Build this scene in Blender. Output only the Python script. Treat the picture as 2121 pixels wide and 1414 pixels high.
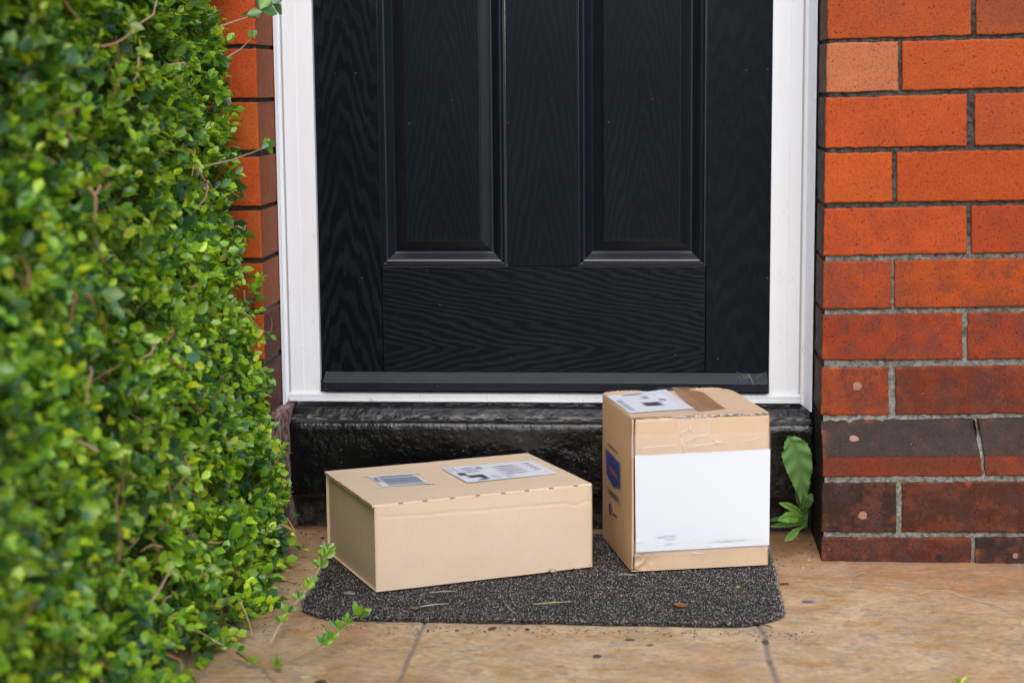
import bpy, math, random
import numpy as np
from mathutils import Vector, Matrix
random.seed(7)
RNG = np.random.default_rng(11)
S = bpy.context.scene
for o in list(bpy.data.objects): bpy.data.objects.remove(o)

# ------------------------------------------------------------------ camera
CAM_F, CAM_P, CAM_Y, CAM_R = 3805.0, 8.19, 4.47, 0.50
CAM_C = np.array([0, -3.12, 0.82])
PW, PH = 2121.0, 1414.0
_p, _y, _r = [math.radians(v) for v in (CAM_P, CAM_Y, CAM_R)]
cF = np.array([-math.sin(_y)*math.cos(_p), math.cos(_y)*math.cos(_p), -math.sin(_p)])
_R0 = np.array([math.cos(_y), math.sin(_y), 0.]); _U0 = np.cross(_R0, cF)
cR = _R0*math.cos(_r) - _U0*math.sin(_r); cU = _U0*math.cos(_r) + _R0*math.sin(_r)
cam_d = bpy.data.cameras.new('camera'); cam = bpy.data.objects.new('camera', cam_d)
S.collection.objects.link(cam)
cam.matrix_world = Matrix(((cR[0], cU[0], -cF[0], CAM_C[0]), (cR[1], cU[1], -cF[1], CAM_C[1]),
                           (cR[2], cU[2], -cF[2], CAM_C[2]), (0, 0, 0, 1)))
cam_d.sensor_width = 36; cam_d.lens = 36*CAM_F/PW; cam_d.clip_start = .05; cam_d.clip_end = 500
cam_d.dof.use_dof = True; cam_d.dof.focus_distance = 3.05; cam_d.dof.aperture_fstop = 3.5
S.camera = cam

# ------------------------------------------------------------------ world, sun, exposure
SUN_EL, SUN_AZ = 48.0, 4.0          # azimuth: degrees to the right of the camera's back
W = bpy.data.worlds.new('World'); S.world = W; W.use_nodes = True
nt = W.node_tree; nt.nodes.clear()
sky = nt.nodes.new('ShaderNodeTexSky'); sky.sky_type = 'NISHITA'; sky.sun_disc = False
sky.sun_elevation = math.radians(SUN_EL); sky.sun_rotation = math.radians(180-SUN_AZ)
sky.air_density = 1.0; sky.dust_density = 2.5; sky.ozone_density = 1.0
bg = nt.nodes.new('ShaderNodeBackground'); bg.inputs[1].default_value = .15
wo = nt.nodes.new('ShaderNodeOutputWorld')
nt.links.new(sky.outputs[0], bg.inputs[0]); nt.links.new(bg.outputs[0], wo.inputs[0])
sd = bpy.data.lights.new('sun', 'SUN'); sd.energy = .9; sd.angle = math.radians(75); sd.color = (1, .98, .96)
sun = bpy.data.objects.new('sun', sd); S.collection.objects.link(sun)
az = math.radians(SUN_AZ); el = math.radians(SUN_EL)
sdir = Vector((math.sin(az)*math.cos(el), -math.cos(az)*math.cos(el), math.sin(el)))
sun.rotation_euler = sdir.to_track_quat('Z', 'Y').to_euler(); sun.location = (1, -3, 4)
S.view_settings.view_transform = 'Standard'; S.view_settings.look = 'None'
S.view_settings.exposure = .97; S.view_settings.gamma = 1

# ------------------------------------------------------------------ helpers
def ray(px, py): return cF + cR*(px-PW/2)/CAM_F - cU*(py-PH/2)/CAM_F
def onY(px, py, Y): d = ray(px, py); return CAM_C + d*(Y-CAM_C[1])/d[1]
def onZ(px, py, Z): d = ray(px, py); return CAM_C + d*(Z-CAM_C[2])/d[2]
def onP(px, py, pt, nrm):
    d = ray(px, py); return CAM_C + d*(np.dot(np.array(pt)-CAM_C, nrm)/np.dot(d, nrm))
def lin(r, g, b, k=1.1):
    f = lambda c: (c/12.92 if c <= .04045 else ((c+.055)/1.055)**2.4)
    return tuple(f(v/255.)/k for v in (r, g, b))
def _h(i, j, k, s):
    n = (i*374761393 + j*668265263 + k*2147483647 + s*1442695041) & 0xffffffff
    n = ((n ^ (n >> 13))*1274126177) & 0xffffffff
    return ((n ^ (n >> 16)) & 0xffff)/65535.
def vnoise(x, y, z=0., s=0):
    x, y, z = np.broadcast_arrays(np.asarray(x, float), np.asarray(y, float), np.asarray(z, float))
    i, j, k = [np.floor(a).astype(np.int64) for a in (x, y, z)]
    fx, fy, fz = x-i, y-j, z-k
    fx, fy, fz = [f*f*(3-2*f) for f in (fx, fy, fz)]
    r = 0
    for a in (0, 1):
        for b in (0, 1):
            for c in (0, 1):
                r = r + _h(i+a, j+b, k+c, s)*(fx if a else 1-fx)*(fy if b else 1-fy)*(fz if c else 1-fz)
    return r*2-1
def fbm(x, y, z=0., s=0, o=4):
    r = 0; a = 1.; f = 1.
    for q in range(o): r = r + a*vnoise(np.asarray(x)*f, np.asarray(y)*f, np.asarray(z)*f, s+q*17); a *= .5; f *= 2.03
    return r/1.9

def tag(o, label=None, cat=None, group=None, kind=None):
    if label: o['label'] = label
    if cat: o['category'] = cat
    if group: o['group'] = group
    if kind: o['kind'] = kind
    return o
def empty(name, loc=(0, 0, 0), rz=0, parent=None):
    o = bpy.data.objects.new(name, None); S.collection.objects.link(o); o.location = loc
    o.rotation_euler = (0, 0, rz); o.empty_display_size = .1
    if parent: o.parent = parent
    return o
class Acc:
    """collects verts / faces / per-vertex tint (RGBA) into ONE mesh"""
    def __init__(s): s.v = []; s.f = []; s.c = []; s.n = 0
    def add(s, V, F, col=(1, 1, 1, 1)):
        V = np.asarray(V, float); s.v.append(V)
        F = [tuple(int(i)+s.n for i in f) for f in F]; s.f += F
        col = np.asarray(col, float)
        if col.ndim == 1: col = np.tile(col, (len(V), 1))
        if col.shape[1] == 3: col = np.hstack([col, np.ones((len(V), 1))])
        s.c.append(col); s.n += len(V)
    def grid(s, P, col=(1, 1, 1, 1), flip=False):
        a, b = P.shape[:2]
        I = np.arange(a*b).reshape(a, b)
        F = np.stack([I[:-1, :-1], I[:-1, 1:], I[1:, 1:], I[1:, :-1]], -1).reshape(-1, 4)
        if flip: F = F[:, ::-1]
        c = np.asarray(col, float)
        if c.ndim == 3: c = c.reshape(a*b, -1)
        s.add(P.reshape(-1, 3), F.tolist(), c)
    def box(s, a, b, col=(1, 1, 1, 1)):
        x0, y0, z0 = a; x1, y1, z1 = b
        V = [(x0,y0,z0),(x1,y0,z0),(x1,y1,z0),(x0,y1,z0),(x0,y0,z1),(x1,y0,z1),(x1,y1,z1),(x0,y1,z1)]
        s.add(V, [(0,3,2,1),(4,5,6,7),(0,1,5,4),(1,2,6,5),(2,3,7,6),(3,0,4,7)], col)
    def tube(s, pts, r0, r1=None, n=6, col=(1, 1, 1, 1), cap=True):
        pts = [np.array(p, float) for p in pts]; r1 = r0 if r1 is None else r1
        V = []; m = len(pts)
        for i, p in enumerate(pts):
            t = pts[min(i+1, m-1)]-pts[max(i-1, 0)]; t = t/(np.linalg.norm(t)+1e-9)
            a = np.cross(t, (0, 0, 1) if abs(t[2]) < .9 else (1, 0, 0)); a /= np.linalg.norm(a); b = np.cross(t, a)
            r = r0+(r1-r0)*i/(m-1)
            for k in range(n):
                w = 2*math.pi*k/n; V.append(p+r*(math.cos(w)*a+math.sin(w)*b))
        F = [(i*n+k, i*n+(k+1) % n, (i+1)*n+(k+1) % n, (i+1)*n+k) for i in range(m-1) for k in range(n)]
        if cap: F += [tuple(range(n))[::-1], tuple((m-1)*n+k for k in range(n))]
        s.add(V, F, col)
    def build(s, name, m, parent=None, origin=(0, 0, 0), smooth=False, bevel=0, seg=2):
        V = np.vstack(s.v)-np.array(origin)
        me = bpy.data.meshes.new(name)
        sizes = np.array([len(f) for f in s.f]); loops = np.fromiter((i for f in s.f for i in f), dtype=np.int32)
        me.vertices.add(len(V)); me.vertices.foreach_set('co', V.astype(np.float32).ravel())
        me.loops.add(len(loops)); me.loops.foreach_set('vertex_index', loops)
        me.polygons.add(len(sizes)); st = np.concatenate([[0], np.cumsum(sizes)[:-1]]).astype(np.int32)
        me.polygons.foreach_set('loop_start', st)
        me.polygons.foreach_set('use_smooth', np.full(len(sizes), smooth))
        me.update(calc_edges=True)
        at = me.attributes.new('tint', 'FLOAT_COLOR', 'POINT')
        at.data.foreach_set('color', np.vstack(s.c).astype(np.float32).ravel())
        me.validate()
        me.materials.append(m)
        o = bpy.data.objects.new(name, me); S.collection.objects.link(o); o.location = (0, 0, 0) if parent else origin
        if parent: o.parent = parent
        if bevel:
            b = o.modifiers.new('bevel', 'BEVEL'); b.width = bevel; b.segments = seg; b.limit_method = 'ANGLE'; b.angle_limit = .6
            for p in me.polygons: p.use_smooth = True
            w = o.modifiers.new('wn', 'WEIGHTED_NORMAL')
        return o

class MT:
    """tiny node helper"""
    def __init__(s, name):
        s.m = bpy.data.materials.new(name); s.m.use_nodes = True; s.nt = s.m.node_tree; s.nt.nodes.clear()
        s.out = s.nt.nodes.new('ShaderNodeOutputMaterial')
    def n(s, t, ins=None, **kw):
        d = s.nt.nodes.new('ShaderNode'+t)
        for k, v in kw.items(): setattr(d, k, v)
        for k, v in (ins or {}).items(): s.set(d.inputs[k], v)
        return d
    def set(s, sock, v):
        if isinstance(v, bpy.types.NodeSocket): s.nt.links.new(v, sock)
        elif isinstance(v, (tuple, list)) and len(v) == 3 and sock.type == 'RGBA': sock.default_value = (*v, 1)
        else: sock.default_value = v
    def math(s, op, a, b=0., c=None, clamp=False):
        d = s.n('Math', operation=op, use_clamp=clamp); s.set(d.inputs[0], a); s.set(d.inputs[1], b)
        if c is not None: s.set(d.inputs[2], c)
        return d.outputs[0]
    def mix(s, f, a, b, bt='MIX'):
        d = s.n('MixRGB', blend_type=bt); s.set(d.inputs[0], f); s.set(d.inputs[1], a); s.set(d.inputs[2], b); return d.outputs[0]
    def ramp(s, f, lo, hi, a=0., b=1.):
        d = s.n('MapRange', clamp=True); s.set(d.inputs[0], f)
        for i, v in enumerate((lo, hi, a, b)): d.inputs[i+1].default_value = v
        return d.outputs[0]
    def coord(s, k='Object', scale=(1, 1, 1), loc=(0, 0, 0), rot=(0, 0, 0)):
        c = s.n('TexCoord'); mp = s.n('Mapping', {'Scale': scale, 'Location': loc, 'Rotation': rot})
        s.nt.links.new(c.outputs[k], mp.inputs[0]); return mp.outputs[0]
    def noise(s, v, scale, detail=4., rough=.55, dist=0.):
        d = s.n('TexNoise', {'Vector': v, 'Scale': scale, 'Detail': detail, 'Roughness': rough, 'Distortion': dist}); return d.outputs[0]
    def attr(s, name='tint'): return s.n('Attribute', attribute_name=name)
    def bump(s, h, dist, strength=1., prev=None):
        ins = {'Height': h, 'Distance': dist, 'Strength': strength}
        if prev is not None: ins['Normal'] = prev
        return s.n('Bump', ins).outputs[0]
    def pbr(s, col, rough=.5, normal=None, spec=.5, **kw):
        ins = {'Base Color': col, 'Roughness': rough, 'Specular IOR Level': spec}
        if normal is not None: ins['Normal'] = normal
        ins.update(kw)
        b = s.n('BsdfPrincipled', ins); s.nt.links.new(b.outputs[0], s.out.inputs[0]); return b
    def disp(s): return s.m

# ------------------------------------------------------------------ materials
def m_brick():
    t = MT('glazed_brick'); v = t.coord(); a = t.attr(); base = t.mix(1, a.outputs[0], (.66, .61, .37), 'MULTIPLY'); dirt = a.outputs['Alpha']
    n1 = t.noise(v, 9, 5, .6); n2 = t.noise(v, 38, 4, .6); n3 = t.noise(v, 260, 3, .6)
    c = t.mix(t.ramp(n1, .35, .7, 0, .55), base, t.mix(1, base, (.72, .60, .70), 'MULTIPLY'))
    c = t.mix(t.ramp(n2, .35, .68, 0, .5), c, t.mix(1, base, (1.12, 1.38, 1.5), 'MULTIPLY'))
    # burnt smudges, stronger where the attribute says so
    f = t.math('MULTIPLY', t.ramp(t.noise(v, 20, 7, .72), .44, .57), dirt)
    c = t.mix(f, c, (.05, .026, .024))
    rs = t.math('MULTIPLY', t.ramp(t.noise(t.coord(loc=(7, 1, 3)), 26, 6, .7), .50, .58), t.ramp(dirt, .3, .6, 0, .34)); c = t.mix(rs, c, (.17, .045, .02))
    vo = t.n('TexVoronoi', {'Vector': v, 'Scale': 150.}); pit = t.ramp(vo.outputs['Distance'], .10, .22, 1, 0)
    pit = t.math('MULTIPLY', pit, t.ramp(t.noise(v, 60, 3), .44, .58))
    c = t.mix(t.math('MULTIPLY', pit, .9), c, (.06, .025, .018))
    c = t.mix(t.ramp(n3, .48, .66, 0, .6), c, t.mix(1, c, (.5, .42, .42), 'MULTIPLY'))
    c = t.mix(t.ramp(t.noise(t.coord(scale=(1, 1, 2.2), loc=(2, 2, 2)), 75, 5, .7), .55, .70, 0, .4), c, t.mix(1, c, (1.15, 1.5, 1.9), 'MULTIPLY'))
    # fine cracks
    # lime specks, mostly on the dirty lower courses
    vs = t.n('TexVoronoi', {'Vector': t.coord(loc=(3, 1, 2)), 'Scale': 85.}); sp = t.ramp(vs.outputs['Distance'], .05, .12, 1, 0)
    sp = t.math('MULTIPLY', sp, t.ramp(t.noise(v, 30, 3), .55, .62)); sp = t.math('MULTIPLY', sp, t.ramp(dirt, .25, .9, 0.1, .8))
    c = t.mix(sp, c, (.45, .36, .32))
    vq = t.n('TexVoronoi', {'Vector': t.coord(loc=(1, 7, 5)), 'Scale': 240.}); sq = t.math('MULTIPLY', t.ramp(vq.outputs['Distance'], .08, .20, 1, 0), t.ramp(t.noise(v, 18, 4), .50, .60))
    c = t.mix(t.math('MULTIPLY', sq, t.ramp(dirt, .3, .55, 0, .55)), c, (.30, .20, .17))
    h = t.math('ADD', t.math('MULTIPLY', n3, .3), t.math('MULTIPLY', pit, -1.2)); h = t.math('ADD', h, t.math('MULTIPLY', n2, .8))
    t.pbr(c, t.ramp(n2, .3, .7, .55, .8), t.bump(h, .0011, .9), .18); return t.m
def m_mortar():
    t = MT('mortar'); v = t.coord(); a = t.attr()
    n1 = t.noise(v, 120, 5, .7); n2 = t.noise(v, 14, 4)
    c = t.mix(t.ramp(n1, .34, .62), (.06, .058, .05), (.27, .265, .235)); c = t.mix(1, c, a.outputs[0], 'MULTIPLY')
    c = t.mix(t.ramp(n2, .5, .68, 0, .5), c, t.mix(1, c, (.75, .95, .55), 'MULTIPLY'))
    t.pbr(c, .95, t.bump(n1, .004, 1.), .2); return t.m
def m_white(name='white_paint', dirt=.9):
    t = MT(name); v = t.coord()
    n = t.noise(t.coord(scale=(1, 1, .25)), 30, 5, .6); z = t.n('SeparateXYZ', {'Vector': v}).outputs[2]
    low = t.ramp(z, .26, .75, 1, .15)
    sc = t.noise(t.coord(scale=(60, 60, 22)), 1.6, 5, .7, 1.5); m = t.math('MULTIPLY', t.ramp(sc, .61, .67), low)
    c = t.mix(t.math('MULTIPLY', t.ramp(n, .35, .75), .16*dirt*2), (.70, .725, .765), (.62, .61, .56))
    c = t.mix(t.math('MULTIPLY', m, .55*dirt), c, (.33, .32, .29))
    t.pbr(c, .42, t.bump(sc, .0004, .4), .5); return t.m
def m_door(name, rot=False, arch=2.7, per=.05, off=(0, 0), k=1.):
    """woodgrain skin: cathedral figure along the part's long side (object space, origin mid-part)"""
    t = MT(name); v = t.coord(); s = t.n('SeparateXYZ', {'Vector': v})
    u, l = (s.outputs[2], s.outputs[0]) if rot else (s.outputs[0], s.outputs[2])
    u = t.math('ADD', u, off[0]); l = t.math('ADD', l, off[1])
    sc = (2.2, 4, 13) if rot else (13, 4, 2.2)
    w = t.math('MULTIPLY', t.math('SUBTRACT', t.noise(t.coord(scale=sc), 1.1, 3, .6), .5), .30)
    w2 = t.math('MULTIPLY', t.math('SUBTRACT', t.noise(t.coord(scale=(20, 10, 70) if rot else (70, 10, 20)), 1.5, 4, .65), .5), .035)
    r = t.math('SQRT', t.math('ADD', t.math('POWER', t.math('MULTIPLY', u, arch), 2.), .0009))
    ph = t.math('ADD', t.math('ADD', t.math('ADD', r, l), w), w2)
    sn = t.math('SINE', t.math('MULTIPLY', ph, 2*math.pi/per)); band = t.ramp(t.math('ADD', sn, t.math('MULTIPLY', t.math('SUBTRACT', t.noise(t.coord(scale=(30, 30, 160) if rot else (160, 30, 30)), 1, 4, .7), .5), 1.6)), -.3, .5)
    fine = t.noise(t.coord(scale=(45, 60, 700) if rot else (700, 60, 45)), 1., 3, .65)
    fm = t.ramp(fine, .40, .58)
    f = t.math('MULTIPLY', band, t.math('MULTIPLY_ADD', fm, .6, .4))
    f = t.math('MULTIPLY', f, t.ramp(t.noise(v, 5.5, 3, .6, .5), .3, .68, .25, 1.0))
    f = t.math('MULTIPLY_ADD', f, k, .42*(1-k))
    c = t.mix(f, (.0004, .0012, .0033), (.0058, .0108, .0205))
    sp = t.n('TexVoronoi', {'Vector': v, 'Scale': 26.}); spk = t.ramp(sp.outputs['Distance'], .025, .05, 1, 0)
    c = t.mix(t.math('MULTIPLY', spk, .18), c, (.30, .32, .34))
    h = t.math('ADD', t.math('MULTIPLY', fm, .45), t.math('MULTIPLY', band, .8*k))
    t.pbr(c, t.math('MULTIPLY_ADD', f, .14, .40), t.bump(h, .0005, .8), .10, **{'Coat Weight': .05, 'Coat Roughness': .16}); return t.m
def m_plainblack():
    t = MT('black_moulding'); v = t.coord(); n = t.noise(t.coord(scale=(300, 60, 30)), 1., 3)
    t.pbr(t.mix(n, (.002, .003, .006), (.005, .009, .018)), .28, t.bump(n, .0003, .5), .5); return t.m
def m_bar():
    t = MT('weather_bar_paint'); v = t.coord(); n = t.noise(v, 40, 4); d = t.noise(v, 300, 3, .7)
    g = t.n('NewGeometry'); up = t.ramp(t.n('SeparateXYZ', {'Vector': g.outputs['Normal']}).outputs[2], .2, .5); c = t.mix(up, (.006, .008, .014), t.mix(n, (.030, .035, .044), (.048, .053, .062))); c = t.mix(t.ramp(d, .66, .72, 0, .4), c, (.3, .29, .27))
    t.pbr(c, t.ramp(n, .3, .7, .28, .5), t.bump(d, .0003, .4), .22); return t.m
def m_stone():
    t = MT('black_masonry_paint'); v = t.coord(); a = t.attr()
    n1 = t.noise(v, 48, 4, .5); n2 = t.noise(v, 200, 4, .6)
    c = t.mix(n1, (.0008, .0010, .0014), (.003, .0035, .0045)); n3 = t.noise(v, 110, 3, .55)
    ch = t.ramp(t.noise(t.coord(scale=(1, 1, 1.2)), 130, 4, .75), .655, .69); c = t.mix(t.math('MULTIPLY', ch, .7), c, (.22, .22, .23))
    wn = t.ramp(t.noise(t.coord(scale=(.35, 1, 1)), 110, 4, .7), .50, .56)
    c = t.mix(t.math('MULTIPLY', wn, a.outputs['Alpha']), c, (.45, .43, .38))
    gy = t.math('MULTIPLY', t.ramp(n1, .35, .6), a.outputs[0]); c = t.mix(t.math('MULTIPLY', gy, .5), c, (.075, .075, .07))
    h = t.math('ADD', t.math('MULTIPLY', n1, .9), t.math('MULTIPLY', n2, .35))
    h = t.math('ADD', h, t.math('MULTIPLY', n3, .5)); t.pbr(c, t.ramp(n1, .3, .7, .10, .20), t.bump(h, .0030, .6), .48); return t.m
def m_card(name, c1, c2, lines=True):
    t = MT(name); v = t.coord(); a = t.attr()
    n = t.noise(v, 16, 4, .6); f = t.noise(t.coord(scale=(1, 1, .2)), 420, 3, .7)
    c = t.mix(n, c1, c2); c = t.mix(1, c, a.outputs[0], 'MULTIPLY'); c = t.mix(t.ramp(f, .45, .75, 0, .14), c, t.mix(1, c, (.7, .66, .6), 'MULTIPLY'))
    g = t.noise(v, 700, 2, .6); c = t.mix(t.ramp(g, .62, .72, 0, .22), c, t.mix(1, c, (.6, .52, .42), 'MULTIPLY'))
    t.pbr(c, .72, t.bump(t.math('ADD', f, t.math('MULTIPLY', n, 2)), .0004, .5), .3); return t.m
def m_flat(name, col, rough=.6, spec=.4, bump=0):
    t = MT(name); v = t.coord(); n = t.noise(v, 60, 4)
    c = t.mix(n, tuple(x*.88 for x in col), tuple(min(1, x*1.1) for x in col))
    t.pbr(c, rough, t.bump(t.noise(v, 300, 3), bump, .7) if bump else None, spec); return t.m
def m_plain(name, col, rough=.5):
    t = MT(name); n = t.noise(t.coord(), 25, 2); t.pbr(t.mix(n, tuple(x*.97 for x in col), col), rough, t.bump(n, .0006, .3), .4); return t.m
def m_tinted(name, rough=.6, spec=.4, bump=.0005, sc=300):
    t = MT(name); v = t.coord(); a = t.attr(); n = t.noise(v, sc, 4)
    c = t.mix(t.ramp(n, .3, .7, 0, .45), a.outputs[0], t.mix(1, a.outputs[0], (.6, .6, .6), 'MULTIPLY'))
    t.pbr(c, rough, t.bump(n, bump, .7), spec); return t.m
def m_tape(name, col, mixf, rough=.12):
    t = MT(name); v = t.coord()
    n = t.noise(v, 60, 3); b = t.bump(n, .0008, .5)
    p = t.n('BsdfPrincipled', {'Base Color': col, 'Roughness': rough, 'Normal': b, 'Specular IOR Level': .7})
    tr = t.n('BsdfTransparent', {'Color': (1, 1, 1, 1)}); m = t.n('MixShader', {0: mixf})
    t.nt.links.new(tr.outputs[0], m.inputs[1]); t.nt.links.new(p.outputs[0], m.inputs[2]); t.nt.links.new(m.outputs[0], t.out.inputs[0]); return t.m
def m_smudge(name, col, dens=.8, edge=.25):
    """blurred print: fades to the paper towards the edge of its own patch (vertex alpha)"""
    t = MT(name); a = t.attr(); n = t.noise(t.coord(), 90, 3)
    f = t.math('MULTIPLY', a.outputs['Alpha'], t.ramp(n, .2, .7, dens*.75, dens))
    p = t.n('BsdfPrincipled', {'Base Color': col, 'Roughness': .7})
    tr = t.n('BsdfTransparent'); m = t.n('MixShader', {0: f})
    t.nt.links.new(tr.outputs[0], m.inputs[1]); t.nt.links.new(p.outputs[0], m.inputs[2]); t.nt.links.new(m.outputs[0], t.out.inputs[0]); return t.m
def m_ground():
    t = MT('patterned_concrete'); v = t.coord(); a = t.attr(); s = t.n('SeparateColor', {0: a.outputs[0]})
    st = t.coord(scale=(1, 1.35, 1), rot=(0, 0, .35))
    n1 = t.noise(v, 3.2, 4, .6, .6); n2 = t.noise(st, 12, 7, .7, .35); n3 = t.noise(st, 90, 5, .7); n4 = t.noise(v, 500, 3, .7)
    n5 = t.noise(t.coord(loc=(5, 3, 1)), 5.5, 4, .6)
    x = t.n('SeparateXYZ', {'Vector': v})
    c = t.mix(t.ramp(n2, .36, .62), (.37, .255, .13), (.52, .395, .24))
    red = t.math('ADD', t.math('MULTIPLY', s.outputs[2], .9), t.math('MULTIPLY', t.ramp(n1, .45, .62), .55), clamp=True)
    red = t.math('MULTIPLY', red, t.ramp(n2, .25, .6, .55, 1))
    c = t.mix(red, c, t.mix(t.ramp(n2, .35, .62), (.26, .12, .048), (.45, .24, .11)))
    c = t.mix(t.math('MULTIPLY', t.ramp(n5, .56, .68), .55), c, (.47, .32, .24))
    c = t.mix(t.ramp(t.noise(st, 24, 6, .7), .51, .63, 0, .75), c, (.235, .205, .165))
    c = t.mix(t.ramp(t.noise(t.coord(loc=(9, 2, 1)), 16, 6, .7), .53, .63, 0, .65), c, (.33, .17, .045))
    c = t.mix(t.ramp(n3, .42, .68, 0, .55), c, t.mix(1, c, (.55, .5, .48), 'MULTIPLY'))
    c = t.mix(t.ramp(n4, .52, .66, 0, .5), c, t.mix(1, c, (1.35, 1.35, 1.35), 'MULTIPLY'))
    c = t.mix(t.math('MULTIPLY', s.outputs[0], .85), c, t.mix(n3, (.09, .085, .08), (.27, .24, .20)))
    c = t.mix(t.math('MULTIPLY', s.outputs[1], .6), c, (.52, .42, .28))
    c = t.mix(t.math('MULTIPLY', a.outputs['Alpha'], .8), c, (.05, .04, .028))
    h = t.math('ADD', t.math('MULTIPLY', n3, .8), t.math('MULTIPLY', n4, .25)); h = t.math('ADD', h, t.math('MULTIPLY', n2, 1.2))
    t.pbr(c, t.ramp(n2, .3, .7, .55, .75), t.bump(h, .0032, .85), .35); return t.m
def m_leaf(name='privet_leaf', tr=.30, ro=.30):
    t = MT(name); a = t.attr(); c = a.outputs[0]; n = t.noise(t.coord(), 90, 3)
    c = t.mix(t.ramp(n, .3, .7, 0, .35), c, t.mix(1, c, (.7, .75, .7), 'MULTIPLY'))
    p = t.n('BsdfPrincipled', {'Base Color': c, 'Roughness': ro, 'Specular IOR Level': .65 if ro < .5 else .3})
    q = t.n('BsdfTranslucent', {'Color': t.mix(1, c, (1.5, 1.5, .5), 'MULTIPLY')}); m = t.n('MixShader', {0: tr})
    t.nt.links.new(p.outputs[0], m.inputs[1]); t.nt.links.new(q.outputs[0], m.inputs[2]); t.nt.links.new(m.outputs[0], t.out.inputs[0]); return t.m
def m_peel():
    t = MT('peeling_paint'); v = t.coord(scale=(1, 1, .45)); n = t.noise(v, 70, 6, .75, 1.); m = t.noise(v, 160, 4, .7)
    c = t.mix(t.ramp(n, .44, .5), (.10, .03, .022), (.36, .22, .19)); c = t.mix(t.ramp(m, .52, .56), c, (.035, .03, .03)); c = t.mix(t.ramp(n, .58, .62), c, (.50, .46, .42))
    t.pbr(c, .75, t.bump(t.math('ADD', n, m), .003, .8), .3); return t.m

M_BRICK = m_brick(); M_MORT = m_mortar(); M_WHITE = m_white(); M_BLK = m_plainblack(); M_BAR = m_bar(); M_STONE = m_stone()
M_GROUND = m_ground(); M_LEAF = m_leaf(); M_PEEL = m_peel()
M_TINT = m_tinted('natural_debris'); M_BARK = m_tinted('bark', .8, .2, .001, 200)

# ------------------------------------------------------------------ ground and path
def seg_dist(X, Y, pts):
    d = np.full(X.shape, 9.)
    for (x0, y0), (x1, y1) in zip(pts[:-1], pts[1:]):
        dx, dy = x1-x0, y1-y0; L = dx*dx+dy*dy+1e-12
        tt = np.clip(((X-x0)*dx+(Y-y0)*dy)/L, 0, 1)
        d = np.minimum(d, np.hypot(X-x0-tt*dx, Y-y0-tt*dy))
    return d
def gpx(l): return [tuple(onZ(x, y, 0)[:2]) for x, y in l]
JOINTS = [([(885,1275),(865,1320),(845,1365),(822,1414),(800,1470)], .0030, 1.),
          ([(1545,1270),(1572,1296),(1584,1318),(1590,1350),(1600,1385),(1608,1414),(1625,1480)], .0038, 1.),
          ([(150,1392),(430,1399),(567,1402),(773,1407),(1020,1412),(1300,1420),(2200,1445)], .0022, .75),
          ([(1590,1199),(1700,1203),(1770,1206),(1900,1214),(2000,1219),(2121,1226),(2400,1245)], .0014, .9),
          ([(690,1075),(669,1097),(640,1118),(618,1137),(590,1170),(565,1200),(560,1220),(570,1240),(601,1253),(646,1258),(680,1262)], .0030, .5),
          ([(560,1175),(596,1176),(650,1178)], .0013, .9), ([(500,1350),(519,1363),(541,1380),(567,1414)], .0022, .8),
          ([(1768,1210),(1768,1196),(1783,1186),(1810,1181),(1850,1183),(1900,1187),(1940,1196)], .0015, .55),
          ([(1972,1216),(1976,1202),(1998,1190),(2040,1188),(2080,1196),(2130,1203)], .0015, .55)]
VEINS = [[(1745,1262),(1800,1247),(1850,1236),(1905,1229),(1925,1222),(1960,1222),(2000,1236),(2040,1247),(2121,1252)],
         [(600,1255),(700,1285),(760,1300)]]
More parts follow.
